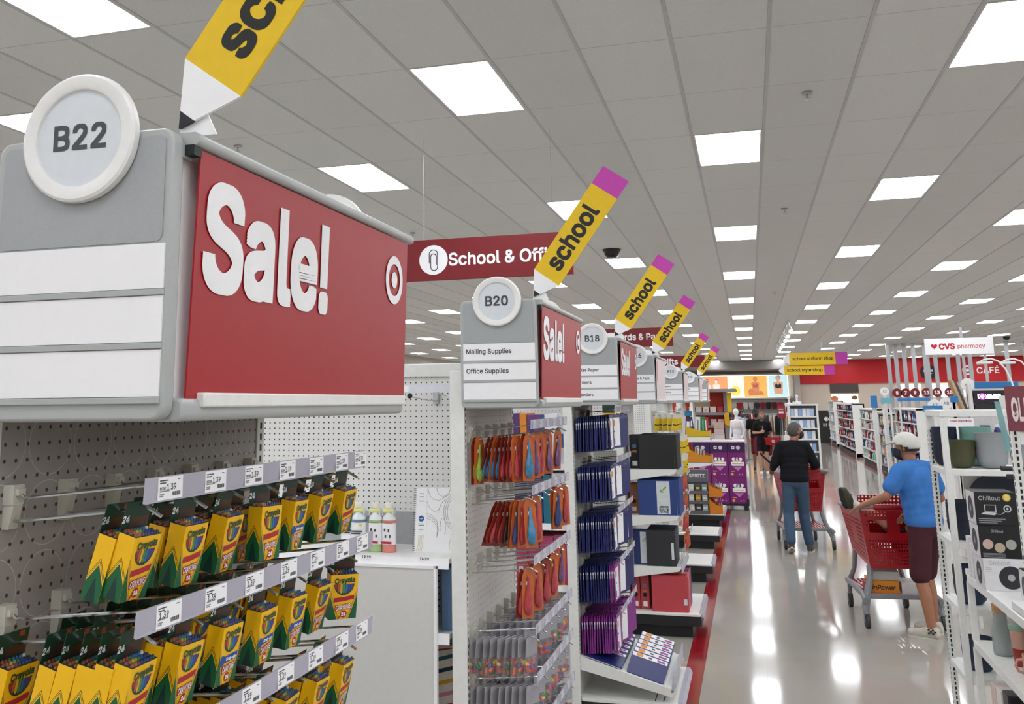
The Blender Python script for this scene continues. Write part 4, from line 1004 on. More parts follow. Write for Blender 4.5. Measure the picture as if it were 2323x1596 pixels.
# ------------------------------------------------------------------ pallet of purple boxes
PUR = mat('purple_carton', '7c1f72', .35, var=.04, scale=6); DPUR = mat('deep_purple_carton', '3c1a52', .35, var=.04, scale=6); LILAC = colm('e4cfe6'); PNK = colm('c77fc0'); GOLDP = colm('e8b45a')
t = thing('pallet_base', 'black plastic pallet under the purple boxes', 'pallet', (-.62, 19.3, 0))
b = MB(); b.box(-.52, .5, 0, 1.0, .085, .115, BLACKP); b.box(.46, .5, 0, 1.0, .115, .2, BLACKP); b.build('platform', t, bevel=.004)
for x in (-.5, -.05, .4):
    for y in (0, .9): b = MB(); b.prism([(x + .01, y, 0), (x + .07, y, 0), (x + .09, y, .085), (x - .01, y, .085)], (0, .09, 0), BLACKP); b.build('foot', t)
def purple_box(x, y, z, top, lab):
    h = .64 if top else .475; t = thing('diaper_box', lab, 'box', (x, y, z), group='purple boxes on the pallet')
    b = MB(); b.box(0, .312, 0, .45, 0, h, PUR); o = b.build('carton', t, bevel=.004)
    b = MB(); zz = .27; q = -.0008
    for k in range(3): b.disc((.10 + k * .06, q, zz + .06), .034, AX, AZ, WHITEP, 14); 
    b.disc((.16, q, zz + .03), .075, AX, AZ, LILAC, 20, 1, .7)
    for k in range(3): b.add([(.075 + k * .06, q * 2, zz + .055), (.1 + k * .06, q * 2, zz + .02), (.125 + k * .06, q * 2, zz + .055), (.112 + k * .06, q * 2, zz + .075), (.1 + k * .06, q * 2, zz + .065), (.088 + k * .06, q * 2, zz + .075)], [(0, 1, 2, 3, 4, 5)], WHITEP)
    b.quad((.05, q * 3, zz - .06), (.28, q * 3, zz - .06), (.28, q * 3, zz + .012), (.05, q * 3, zz + .012), WHITEP)
    b.quad((.07, q * 4, zz - .03), (.26, q * 4, zz - .03), (.26, q * 4, zz - .015), (.07, q * 4, zz - .015), GOLDP)
    b.disc((.04, q * 3, zz - .05), .02, AX, AZ, colm('3a4aa0'), 14)
    b.add([(.08, q, zz - .075), (.165, q, zz - .15), (.25, q, zz - .075)], [(0, 1, 2)], PNK)
    b.disc((.06, q, .06), .026, AX, AZ, GOLDP, 16); b.box(.04, .11, q, 0, .105, .12, GOLDP)
    for k in range(2): b.disc((.19 + k * .05, q, .055), .014, AX, AZ, PNK, 12)
    b.build('printed_front', o, smooth=False)
    if top:
        b = MB(); b.box(-.001, .313, -.001, .451, .45, h + .001, DPUR); bd = b.build('dark_top_band', o, smooth=False)
        b = MB(); b.disc((.19, -.002, .54), .036, AX, AZ, LILAC, 20); b.box(.07, .125, -.002, -.001, .515, .57, WHITEP); b.box(.08, .115, -.003, -.002, .53, .555, colm('9a8aa8')); b.build('top_marks', bd, smooth=False)
for j in range(2):
    for i in range(3):
        for top in (0, 1):
            purple_box(-1.095 + i * .32 + .0, 19.32 + j * .47, .117 if not top else .593, top, 'purple box, %s column, %s %s layer' % (('left', 'middle', 'right')[i], ('front', 'back')[j], ('lower', 'upper')[top]))
b = MB(); b.box(-1.1, -.14, 19.3, 20.25, 1.235, 1.25, colm('e6d2d6')); tag(b.build('top_sheet'), 'pale sheet lying on top of the purple boxes', 'sheet')
# ------------------------------------------------------------------ greeting card fixture with orange-red back, behind the purple boxes
ORED = mat('card_wall_orange_red', 'd9432c', .5, var=.03, scale=4); GPOST = mat('fixture_grey', '8b8d90', .4, var=.04)
t = thing('card_fixture', 'orange-red greeting card fixture with grey canopy and posts', 'shelving', (-.9, 22.0, 0))
b = MB(); b.box(-.75, .40, .3, .34, .4, 2.22, ORED); b.build('back_panel', t)
b = MB(); b.box(.36, .43, .0, .34, 0, 2.2, GPOST); b.build('post', t)
b = MB(); b.prism([(px, -.3, pz) for px, pz in rrect(-.75, .65, 2.18, 2.25, .03)], (0, .6, 0), GPOST); b.build('canopy', t)
for z in (.45, .8, 1.15, 1.45, 1.72): b = MB(); b.box(-.7, .38, .02, .3, z - .02, z, colm('d86a4a')); b.box(-.7, .38, .015, .022, z - .025, z + .03, GPOST); b.build('card_ledge', t)
b = MB(); b.prism([(-.30, .285, 2.06), (.06, .285, 2.06), (.06, .285, 1.86)] + [(.06 - .06 * k, .285, 1.845 + .015 * (k % 2)) for k in range(1, 6)] + [(-.30, .285, 1.86)], (0, .014, 0), colm('d9c9a0')); b.build('cream_scallop_panel', t, smooth=False)
b = MB(); b.box(.435, .53, -.05, -.045, 1.76, 2.17, colm('f2c31c')); b.build('yellow_banner', t, smooth=False); b = MB(); b.prism([(.36, -.06, 1.5), (.45, -.06, 1.46), (.47, -.06, 1.5), (.46, -.06, 1.74), (.4, -.06, 1.75), (.36, -.06, 1.72)], (0, .004, 0), colm('eeb21a')); b.build('yellow_tag', t, smooth=False)
CC = ('b5303a', 'e8d9cf', '7a2f45', 'e9e4e0', 'aeb6ae', 'f0ebe6', 'd7c0b4', 'e2dcd6', 'c9463e')
for r, z in enumerate((1.15, 1.45, 1.72)):
    for k in range(7):
        t = thing('greeting_card', 'greeting card on the orange-red fixture, %s from the left, %s ledge' % (ORD[k], ('lowest', 'middle', 'top')[r]), 'card', (-1.58 + k * .15, 22.04, z + .001), rot=(R(-10), 0, 0), group='cards on the orange-red fixture')
        b = MB(); b.box(0, .12, 0, .006, 0, .16, colm(CC[(k * 2 + r * 3) % 9])); o = b.build('card', t, smooth=False)
        b = MB(); b.box(.03, .09, -.001, 0, .05, .1, colm(CC[(k + r) % 9])); b.build('card_print', o, smooth=False)
b = MB()
for k in range(5): b.box(-.76, -.56, 21.7, 21.8, .95 + k * .14, 1.06 + k * .14, colm(('e3dcd8', 'e8c9c0', 'e6dfda', 'd9cbc6', 'e0b9b0')[k]))
for k in range(5):
    t = tag(MB().box(-.10, .10, 0, .1, 0, .128, colm(('e3dcd8', 'e8c9c0', 'e6dfda', 'd9cbc6', 'e0b9b0')[k])).build('gift_box', loc=(-.66, 21.75, .9 + k * .13), bevel=.003), 'pale gift box in the column beside the card fixture, %s from below' % ORD[k], 'box', 'pale gift boxes')
tag(MB().box(-.76, -.56, 21.72, 21.88, 0, .898, GPOST).build('display_plinth', bevel=.004), 'grey plinth carrying the column of pale gift boxes', 'plinth')
# ------------------------------------------------------------------ shopping carts
CARTR = mat('cart_red_plastic', 'a8141f', .3, var=.04, scale=15); CARTG = mat('cart_grey_plastic', '85878b', .4, var=.05); RUB = mat('caster_rubber', '3a3b3e', .6, var=.05)
def perf(b, A, B, C, D, nu, nv, fr, m, skip=None, solid=None):
    """panel A-B (foot) to D-C (top) of nu x nv cells, each cell with an open hole"""
    A, B, C, D = map(Vector, (A, B, C, D))
    P = lambda u, v: (A * (1 - u) + B * u) * (1 - v) + (D * (1 - u) + C * u) * v
    for i in range(nu):
        for j in range(nv):
            u0, u1, v0, v1 = i / nu, (i + 1) / nu, j / nv, (j + 1) / nv
            um, vm = (u0 + u1) / 2, (v0 + v1) / 2
            if skip and skip(um, vm): continue
            o = [P(u0, v0), P(u1, v0), P(u1, v1), P(u0, v1)]
            if solid and solid(um, vm): b.add(o, [(0, 1, 2, 3)], m); continue
            hu, hv = (u1 - u0) * fr / 2, (v1 - v0) * fr / 2
            q = [P(um - hu, vm - hv), P(um + hu, vm - hv), P(um + hu, vm + hv), P(um - hu, vm + hv)]
            b.add(o + q, [(0, 1, 5, 4), (1, 2, 6, 5), (2, 3, 7, 6), (3, 0, 4, 7)], m)
def panel(name, parent, *a, **k):
    b = MB(); perf(b, *a, **k); o = b.build(name, parent, smooth=False)
    s = o.modifiers.new('thickness', 'SOLIDIFY'); s.thickness = .007; s.offset = 0
    return o
def make_cart(lab, loc, rz):
    t = thing('shopping_cart', lab, 'shopping cart', loc, rz, group='red plastic shopping carts')
    zb, zt = .49, 1.0; bw, tw, y0, y1 = .215, .285, .06, .98; yf = .90
    hole = lambda u, v: (.10 < u < .40 or .60 < u < .90) and .62 < v < .86
    panel('rear_panel', t, (-bw, y0 + .05, zb), (bw, y0 + .05, zb), (tw, y0, zt), (-tw, y0, zt), 20, 18, .5, CARTR, skip=hole, solid=lambda u, v: v < .08 or .5 < v < .62 or u < .06 or u > .94 or .86 < v < .9 or (.40 < u < .60 and v > .5))
    for s, nm in ((-1, 'left_side'), (1, 'right_side')):
        panel(nm, t, (s * bw, y0 + .05, zb), (s * bw * .92, yf, zb + .06), (s * tw * .94, y1, zt - .04), (s * tw, y0, zt), 22, 13, .5, CARTR, solid=lambda u, v: v < .1 or v > .86 or u < .1 or (.3 < v < .7 and .35 < u < .65))
    panel('front_panel', t, (-bw * .92, yf, zb + .06), (bw * .92, yf, zb + .06), (tw * .94, y1, zt - .04), (-tw * .94, y1, zt - .04), 14, 12, .5, CARTR, solid=lambda u, v: v > .85)
    panel('basket_floor', t, (-bw, y0 + .05, zb), (bw, y0 + .05, zb), (bw * .92, yf, zb + .06), (-bw * .92, yf, zb + .06), 14, 20, .5, CARTR)
    panel('child_seat_back', t, (-.24, .36, .72), (.24, .36, .72), (.25, .27, 1.12), (-.25, .27, 1.12), 16, 12, .52, CARTR, solid=lambda u, v: v < .3)
    b = MB(); b.box(-.23, .23, .08, .36, .715, .725, CARTR); b.build('child_seat', t)
    b = MB(); b.tube([(-tw - .01, y0 - .02, zt + .005), (-tw - .005, .5, zt - .01), (-tw * .94 - .005, y1, zt - .03), (0, y1 + .03, zt - .03), (tw * .94 + .005, y1, zt - .03), (tw + .005, .5, zt - .01), (tw + .01, y0 - .02, zt + .005)], .02, CARTG, 8); b.build('basket_rim', t)
    b = MB(); b.tube([(-tw - .01, y0, zt), (-tw - .02, -.04, zt + .035), (-tw + .02, -.085, zt + .045), (tw - .02, -.085, zt + .045), (tw + .02, -.04, zt + .035), (tw + .01, y0, zt)], .02, CARTG, 8); b.build('handle', t)
    b = MB(); b.tube([(-.2, -.085, zt + .045), (.2, -.085, zt + .045)], .0235, CARTR, 10); b.build('handle_grip', t)
    for s in (-1, 1):
        b = MB(); b.tube([(s * bw, .14, zb + .02), (s * .23, .12, .40), (s * .27, .08, .28), (s * .315, .0, .17), (s * .315, -.03, .11)], [.028, .027, .033, .036, .026], CARTG, 8); b.build('leg', t)
        b = MB(); b.tube([(s * bw * .9, .82, zb + .06), (s * .21, .84, .38), (s * .25, .9, .25), (s * .255, .92, .12)], [.024, .022, .026, .02], CARTG, 8); b.build('leg', t)
        b = MB(); b.tube([(s * .32, -.05, .235), (s * .30, .12, .262), (s * .28, .5, .26), (s * .26, .95, .25)], .027, CARTG, 8); b.build('base_rail', t)
        for y, x in ((-.03, .315), (.92, .255)):
            b = MB(); b.cyl((s * x - .016, y, .062), (s * x + .016, y, .062), .062, RUB, n=18); w = b.build('caster_wheel', t)
            b = MB(); b.box(s * x - .024, s * x - .018, y - .02, y + .02, .05, .13, CARTG); b.box(s * x + .018, s * x + .024, y - .02, y + .02, .05, .13, CARTG); b.build('caster_fork', w)
    b = MB(); b.box(-.31, .31, .04, .10, .235, .275, CARTG); b.box(-.26, .26, .9, .95, .235, .265, CARTG); b.build('base_crossbar', t, bevel=.006)
    b = MB()
    for k in range(14): b.box(-.255 + k * .038, -.235 + k * .038, .1, .9, .262, .272, CARTR)
    for k in range(4): b.box(-.262, .27, .15 + k * .22, .17 + k * .22, .25, .264, CARTR)
    o = b.build('base_tray', t); o['kind'] = 'stuff'
    bl = bullseye(t, (tw * .99, .8, .84), .05, WHITEP)
    return t
make_cart('red shopping cart pushed by the man in black', (.655, 14.58, 0), .13)
make_cart('red shopping cart beside the man in the blue shirt, child inside', (1.19, 9.86, 0), .12)
b = MB(); b.tube([(.095, 14.78, 1.262), (.30, 14.9, 1.045)], .016, BLACKP, 8); tag(b.build('black_pole'), 'black pole sticking out of the left of the cart of the man in black', 'pole')
CTX = [('orange_box', 'orange box with black script lettering under the cart with the child', .93, 1.19, 9.98, 10.3, .265, .375, 'd98a1e'), ('white_box', 'pale box on the orange box under the cart with the child', .96, 1.2, 10.0, 10.35, .377, .455, 'b9bab4'), ('red_pack', 'red pack left on the tray of the cart with the child', .90, .925, 9.98, 10.2, .265, .36, 'a82a30'), ('white_carton', 'white carton right on the tray of the cart with the child', 1.21, 1.36, 9.98, 10.3, .265, .36, 'd9d6d2')]
for nm, lab, x0, x1, y0, y1, z0, z1, c in CTX:
    M = Matrix.Translation((0, 0, 0)); o = MB().box(x0, x1, y0, y1, z0, z1, colm(c)).build(nm, bevel=.003); tag(o, lab, 'box')
    if nm == 'orange_box': txt('inPower', BLACK, o, ((x0 + x1) / 2, y0 - .001, (z0 + z1) / 2), FRONT, w=.2, bold=.02, res=2, shear=.3)
# ------------------------------------------------------------------ people
def remeshed(name, b, voxel, parent, it=3, fac=.5):
    me = b.mesh(name, False); o = bpy.data.objects.new(name, me); COL.objects.link(o)
    r = o.modifiers.new('r', 'REMESH'); r.mode = 'VOXEL'; r.voxel_size = voxel; r.use_smooth_shade = True
    s = o.modifiers.new('s', 'SMOOTH'); s.factor = fac; s.iterations = it
    dg = bpy.context.evaluated_depsgraph_get(); dg.update()
    m2 = bpy.data.meshes.new_from_object(o.evaluated_get(dg), depsgraph=dg); m2.name = name
    mats = list(me.materials); bpy.data.objects.remove(o); bpy.data.meshes.remove(me)
    m2.materials.clear(); m2.materials.append(mats[0])
    m2.polygons.foreach_set('material_index', [0] * len(m2.polygons)); m2.polygons.foreach_set('use_smooth', [True] * len(m2.polygons))
    q = bpy.data.objects.new(name, m2); COL.objects.link(q); q.parent = parent
    return q
def chain(b, pts, m, n=12):
    for i, (p, r) in enumerate(pts):
        b.sphere(Vector(p), r, m, n, 8)
        if i: b.cyl(pts[i - 1][0], p, pts[i - 1][1], m, r1=r, n=n)
def ell(b, c, rad, m, M=None): b.sphere(Vector(c), 1, m, 16, 12, rad, M) if M is None else b.sphere(Vector((0, 0, 0)), 1, m, 16, 12, rad, M @ Matrix.Translation(c))
SKIN = lambda c: mat('skin_' + c, c, .5, var=.05, scale=30)
def hand(b, wr, fwd, down, side, m, curl=.6, s=1.0):
    """palm and five fingers: fwd = pointing direction, down = palm normal, side = towards the thumb"""
    wr, f, d, sd = Vector(wr), Vector(fwd).normalized(), Vector(down).normalized(), Vector(side).normalized()
    k = .085 * s
    for q in (-.022, 0, .022): chain(b, [(wr + sd * q * .6, .019 * s), (wr + f * k + sd * q * s, .016 * s)], m, 8)
    for i, (o, L) in enumerate(((.03, .068), (.011, .078), (-.010, .072), (-.03, .056))):
        p0 = wr + f * k + sd * o * s; L *= s
        d1 = (f * math.cos(curl * .7) + d * math.sin(curl * .7)); d2 = (f * math.cos(curl * 1.9) + d * math.sin(curl * 1.9))
        p1 = p0 + d1 * L * .5; p2 = p1 + d2 * L * .5
        chain(b, [(p0, .0098 * s), (p1, .0088 * s), (p2, .0075 * s)], m, 7)
    t0 = wr + f * .025 * s + sd * .026 * s; t1 = t0 + (f * .6 + sd * .75 + d * .15).normalized() * .04 * s; t2 = t1 + (f * .9 + sd * .1 + d * .45).normalized() * .032 * s
    chain(b, [(t0, .014 * s), (t1, .0105 * s), (t2, .0085 * s)], m, 7)
def human(lab, loc, rz, J, skin, top, bottom, shoe, hair, headrot=(0, 0, 0), mask=None, cap=None, sleeve='long', legs='long', w=1.0, sw=1.0, loose=.012, hairlong=False, beltcloth=None):
    t = thing('person', lab, 'person', loc, rz)
    V = {k: Vector(v) for k, v in J.items()}
    sk = SKIN(skin); b = MB()
    pel, ch, nk, hd = V['pel'], V['chest'], V['neck'], V['head']; wa = pel.lerp(ch, .5)
    def torso(b, m, e):
        ell(b, pel, (.15 * w + e, .10 * w + e, .115 + e), m); ell(b, wa, (.135 * w + e, .10 * w + e, .14 + e), m); ell(b, ch, (.16 * w + e, .108 * w + e, .165 + e), m)
        chain(b, [(V['shL'], .055 * sw + e), (ch + Vector((0, 0, .12)), .075 + e), (V['shR'], .055 * sw + e)], m)
    torso(b, sk, -.006)
    HM_ = Matrix.Translation(hd) @ Euler(headrot).to_matrix().to_4x4()
    chain(b, [(ch + Vector((0, 0, .1)), .06), (nk, .056), (hd + Vector((0, -.01, -.05)), .054)], sk)
    ell(b, (0, 0, .01), (.073, .093, .105), sk, HM_); ell(b, (0, .028, -.055), (.053, .06, .058), sk, HM_)
    b.cyl((0, .085, .012), (0, .108, -.025), .008, sk, r1=.014, n=8, M=HM_); b.sphere((0, .1, -.026), .0145, sk, 8, 6, M=HM_)
    for s in (-1, 1): ell(b, (s * .076, -.004, -.005), (.011, .019, .031), sk, HM_); b.sphere((s * .03, .082, .03), .012, sk, 8, 6, M=HM_)
    for L in 'LR':
        chain(b, [(V['sh' + L], .046), (V['el' + L], .037), (V['wr' + L], .026)], sk)
        fw = V.get('hf' + L, V['wr' + L] - V['el' + L]); sd = V.get('hs' + L, Vector((1 if L == 'L' else -1, .3, .2))); dn = V.get('hd' + L, Vector((0, .2, -1)))
        hand(b, V['wr' + L], fw, dn, sd, sk)
        chain(b, [(V['hp' + L], .082), (V['kn' + L], .054), (V['kn' + L].lerp(V['an' + L], .35) + Vector((0, -.012, 0)), .053), (V['an' + L], .036)], sk)
        chain(b, [(V['an' + L] + Vector((0, -.03, -.05)), .03), (V['to' + L], .026)], sk)
    body = remeshed('body', b, .0085, t)
    # face: eyes, brows, mouth on the body
    EB = mat('eye_white', 'e9e6e2', .3, var=0); IR = mat('iris_dark', '2a1c16', .2, var=0)
    for s in (-1, 1):
        b = MB(); b.sphere((s * .03, .082, .012), .0125, EB, 10, 8, M=HM_); b.sphere((s * .03, .0915, .012), .006, IR, 8, 6, M=HM_); b.build('eye', body)
        b = MB(); b.tube([HM_ @ Vector((s * .014, .093, .033)), HM_ @ Vector((s * .03, .094, .038)), HM_ @ Vector((s * .048, .085, .034))], .003, hair_m(hair), 5); b.build('eyebrow', body)
    b = MB(); b.tube([HM_ @ Vector((-.022, .088, -.062)), HM_ @ Vector((0, .0935, -.060)), HM_ @ Vector((.022, .088, -.062))], .0045, colm('9a5a50'), 6); b.build('mouth', body)
    def shell(name, rad, c, m, keep, wob=0):
        b = MB(); b.sphere(Vector((0, 0, 0)), 1, m, 30, 22, rad, Matrix.Translation(c))
        me = b.mesh(name); bm = bmesh.new(); bm.from_mesh(me)
        bmesh.ops.delete(bm, geom=[f for f in bm.faces if not keep(f.calc_center_median())], context='FACES')
        bm.to_mesh(me); bm.free(); me.transform(HM_)
        o = put(name, me, body); s = o.modifiers.new('thickness', 'SOLIDIFY'); s.thickness = .006; s.offset = 1
        return o
    shell('hair', (.079, .1, .108), (0, -.006, .014), hair_m(hair), (lambda c: c.y < .005 and -.035 < c.z < .06) if cap else lambda c: (c.z > .055 and c.y > -.2 and c.y < .085) or (c.y < .012 and c.z > -.045) or (c.y < -.03 and c.z > (-.085 if hairlong else -.06)))
    if hairlong:
        b = MB(); chain(b, [(HM_ @ Vector((0, -.1, .0)), .035), (HM_ @ Vector((0, -.12, -.06)), .03), (HM_ @ Vector((0, -.11, -.14)), .012)], hair_m(hair)); remeshed('ponytail', b, .01, body)
    if mask: 
        shell('face_mask', (.066, .108, .066), (0, .01, -.048), mat('mask_' + mask, mask, .7, var=.05), lambda c: c.y > .03 and -.105 < c.z < -.0)
        for s in (-1, 1): b = MB(); b.tube([HM_ @ Vector((s * .055, .06, -.02)), HM_ @ Vector((s * .078, .0, .01))], .002, mat('mask_' + mask, mask, .7), 4); b.build('mask_strap', body)
    if cap:
        cm = mat('cap_' + cap, cap, .75, var=.06, scale=60, bump=.1)
        o = shell('cap', (.090, .112, .108), (0, -.002, .022), cm, lambda c: c.z > .012 + .25 * max(c.y, -.06))
        b = MB(); n = 12
        vs = []
        for i in range(n + 1):
            a = PI * i / n; vs += [HM_ @ Vector((.082 * math.cos(a), .06 + .045 * math.sin(a), .042)), HM_ @ Vector((.078 * math.cos(a), .06 + .15 * math.sin(a) ** .7, .042 - .03 * math.sin(a)))]
        b.add(vs, [(2 * i, 2 * i + 2, 2 * i + 3, 2 * i + 1) for i in range(n)], cm); q = b.build('cap_brim', body); q.modifiers.new('thickness', 'SOLIDIFY').thickness = .004
    # clothes
    tm = mat('cloth_' + top, top, .85, var=.08, scale=14, bump=.3, spec=.2); bmz = mat('cloth_' + bottom, bottom, .85, var=.1, scale=12, bump=.3, spec=.2)
    b = MB(); e = loose
    ell(b, wa, (.137 * w + e + .006, .104 * w + e + .006, .15), tm); ell(b, ch, (.162 * w + e, .11 * w + e, .168 + e), tm)
    ell(b, pel + Vector((0, 0, .03)), (.15 * w + e + .006, .104 * w + e + .006, .12), tm)
    for f_ in (.25, .5, .75): ell(b, pel.lerp(ch, f_), (.148 * w + e, .107 * w + e, .14), tm)
    chain(b, [(V['shL'], .056 * sw + e), (ch + Vector((0, 0, .125)), .072 + e), (V['shR'], .056 * sw + e)], tm)
    for L in 'LR': chain(b, [(V['sh' + L], .052 * sw + e), (nk + Vector((0, 0, -.03)), .05)], tm)
    chain(b, [(ch + Vector((0, .0, .12)), .068 + e), (nk + Vector((0, 0, -.035)), .064)], tm)
    for L in 'LR':
        a, m_, c = V['sh' + L], V['el' + L], V['wr' + L]
        if sleeve == 'long': chain(b, [(a, .054 * sw + e), (m_, .043 * sw + e), (c.lerp(m_, .06), .032 + e * .6)], tm)
        else: chain(b, [(a, .056 * sw + e), (a.lerp(m_, .62), .054 * sw + e)], tm)
    remeshed('shirt', b, .011, body, 4)
    b = MB(); ell(b, pel + Vector((0, 0, -.01)), (.152 * w + .008, .108 * w + .008, .12), bmz)
    for L in 'LR':
        h, k, a = V['hp' + L], V['kn' + L], V['an' + L]
        if legs == 'long': chain(b, [(h, .092), (h.lerp(k, .5), .085), (k, .074), (k.lerp(a, .4) + Vector((0, -.012, 0)), .072), (a + Vector((0, -.005, .03)), .06)], bmz)
        else: chain(b, [(h, .098), (h.lerp(k, .5), .092), (h.lerp(k, legs if isinstance(legs, float) else .85), .088)], bmz)
    remeshed('trousers', b, .011, body, 4)
    sm = mat('shoe_' + shoe, shoe, .6, var=.12, scale=25); SOLE = mat('shoe_sole', 'd2cfc8', .6, var=.05)
    for L in 'LR':
        a, to = V['an' + L], V['to' + L]; he = a + (a - V['kn' + L]).normalized() * .055 + Vector((0, -.035, 0)) if 0 else a + Vector((0, -.035, -.05))
        if 'he' + L in V: he = V['he' + L]
        b = MB(); chain(b, [(he, .040), (he.lerp(to, .5) + Vector((0, 0, .008)), .043), (to, .036)], sm); chain(b, [(he + Vector((0, .01, .03)), .042), (he.lerp(to, .45) + Vector((0, 0, .022)), .038)], sm)
        o = remeshed('shoe', b, .009, body, 2)
        b = MB(); d = (to - he); d.normalize(); sd = Vector((d.y, -d.x, 0)).normalized(); up = sd.cross(d)
        if up.z < 0: up = -up
        pts = []
        for i in range(18):
            a_ = 2 * PI * i / 18; Lh = (to - he).length / 2 + .036; pts.append((he + to) / 2 + d * Lh * math.cos(a_) + sd * .042 * math.sin(a_) * (1 if math.cos(a_) < 0 else 1.06) - up * .036)
        b.prism(pts, up * .016, SOLE); b.build('sole', o)
    return t, body, HM_
def hair_m(c): return mat('hair_' + c, c, .6, var=.25, scale=120, aniso=(1, 1, .15))
JW = dict(pel=(0, 0, .93), chest=(0, .03, 1.26), neck=(0, .04, 1.44), head=(0, .06, 1.595), hpL=(-.085, 0, .88), hpR=(.085, 0, .88))
J1 = dict(JW, chest=(0.01, .075, 1.25), neck=(.02, .10, 1.43), head=(.055, .125, 1.575), shL=(-.155, .07, 1.375), elL=(-.25, .03, 1.14), wrL=(-.27, .22, 1.07), shR=(.17, .08, 1.375), elR=(.285, .08, 1.13), wrR=(.265, .27, 1.09),
          knL=(-.11, -.02, .48), anL=(-.115, -.24, .14), toL=(-.12, -.12, .035), heL=(-.115, -.26, .105), knR=(.09, .10, .49), anR=(.13, .07, .085), toR=(.17, .2, .036))
human('man in black long-sleeved top and jeans pushing a red cart', (.52, 14.3, 0), .02, J1, 'a8745a', '15161b', '43586f', '4a4640', '4b4a47', headrot=(.05, 0, -1.05), mask='1b1c22', sw=.98, w=1.12, loose=.02)
J2 = dict(JW, chest=(0, .05, 1.27), neck=(0, .075, 1.445), head=(0, .10, 1.575), shL=(-.20, .07, 1.375), elL=(-.30, .16, 1.17), wrL=(-.28, .40, 1.075), shR=(.2, .02, 1.375), elR=(.27, -.03, 1.13), wrR=(.2, .2, 1.0),
          knL=(-.10, .03, .49), anL=(-.10, -.03, .085), toL=(-.12, .14, .036), knR=(.12, .09, .49), anR=(.13, .06, .085), toR=(.15, .22, .036))
P2 = human('man in bright blue t-shirt, maroon shorts and pale cap leaning on a cart', (1.39, 9.58, 0), .95, J2, 'a87458', '4079c0', '4e2a31', 'c8c2b4', '3a2c24', headrot=(-.02, 0, .15), mask='1f2836', cap='d3d1ca', sleeve='short', legs=.93, w=1.18, sw=1.1, loose=.016)
b = MB()
for i in range(4):
    for j in range(3):
        if (i + j) % 2: b.box(-.158 + .003 * 0, -.152, -.09 + i * .018, -.074 + i * .018, .05 + j * .014, .063 + j * .014, BLACK)
b.build('shoe_checks', P2[1], smooth=False)
J3 = dict(JW, pel=(0, 0, .92), shL=(-.175, .03, 1.37), elL=(-.23, .0, 1.10), wrL=(-.25, .06, .86), shR=(.175, .03, 1.37), elR=(.23, -.02, 1.12), wrR=(.08, .2, 1.13), hfR=(-1, .1, .3), hsR=(0, 0, 1), hdR=(0, -1, 0),
          knL=(-.07, .04, .48), anL=(-.075, -.06, .085), toL=(-.09, .1, .034), knR=(.09, .06, .49), anR=(.09, .04, .085), toR=(.10, .18, .034), head=(0, .05, 1.57))
P3 = human('woman in black top with maroon garment round her waist carrying a red basket', (.28, 28.6, 0), PI + .05, J3, 'c08f74', '1b1a1d', '1c1b1e', 'e2e0dc', '7a5a3a', headrot=(-.05, 0, 0), mask='6a5e52', sleeve='short', legs=.4, w=.9, sw=.9, hairlong=True)
b = MB(); mm = mat('maroon_cloth', '6a1c26', .85, var=.15, scale=10, bump=.3)
for s in (-1, 1): chain(b, [((s * .16, -.02, .98), .05), ((s * .19, .0, .78), .07), ((s * .17, .0, .56), .055)], mm)
chain(b, [((-.15, -.06, .98), .045), ((0, -.1, .98), .045), ((.15, -.06, .98), .045)], mm); chain(b, [((0, -.11, .9), .05), ((0, -.11, .6), .06)], mm)
remeshed('waist_garment', b, .012, P3[1])
b = MB(); b.tube([(0, .148, 1.30), (0, .142, 1.18)], .004, WHITEP, 5); b.build('zip', P3[1])
t = thing('shopping_basket', 'red hand basket hanging on the forearm of the woman in black', 'basket', (.53, 28.42, .80), rz=.1)
b = MB(); bw = [(-.17, -.1, 0), (.17, -.1, 0), (.17, .1, 0), (-.17, .1, 0)]; tw_ = [(-.22, -.14, .2), (.22, -.14, .2), (.22, .14, .2), (-.22, .14, .2)]
for i in range(4): perf(b, bw[i], bw[(i + 1) % 4], tw_[(i + 1) % 4], tw_[i], 10, 5, .35, CARTR, solid=lambda u, v: v > .75 or abs(u - .5) < .15)
b.add(bw, [(3, 2, 1, 0)], CARTR); b.build('basket_tub', t, smooth=False)
b = MB(); b.tube([(-.2, 0, .19), (-.16, 0, .3), (0, 0, .355), (.16, 0, .3), (.2, 0, .19)], .008, BLACKP, 6); b.build('basket_handle', t)
bl = bullseye(t, (0, -.128, .11), .04, WHITEP); bl.rotation_euler = (R(-12), 0, -PI / 2)
J4 = dict(JW, shL=(-.2, .03, 1.4), elL=(-.26, 0, 1.12), wrL=(-.25, .1, .9), shR=(.2, .03, 1.4), elR=(.26, 0, 1.12), wrR=(.25, .1, .9), knL=(-.09, .03, .49), anL=(-.1, -.04, .085), toL=(-.11, .12, .034), knR=(.1, .03, .49), anR=(.11, 0, .085), toR=(.12, .16, .034), head=(0, .07, 1.63))
human('man in black walking right behind the woman with the basket', (.14, 30.2, 0), PI, J4, '8a5f48', '17171a', '5a2028', '2a2a2a', '16130f', mask='22242a', cap='1b1c20', sleeve='short', legs=.9, w=1.1, sw=1.1)
J5 = dict(J4, head=(0, .07, 1.56))
human('shopper in pale blue shirt and jeans beyond the purple boxes', (-.36, 34.0, 0), -1.9, J5, '8a6048', 'b9c6d6', '22304a', '3a3a3c', '241a16', mask='3a3f4a', sleeve='long', w=1.05)
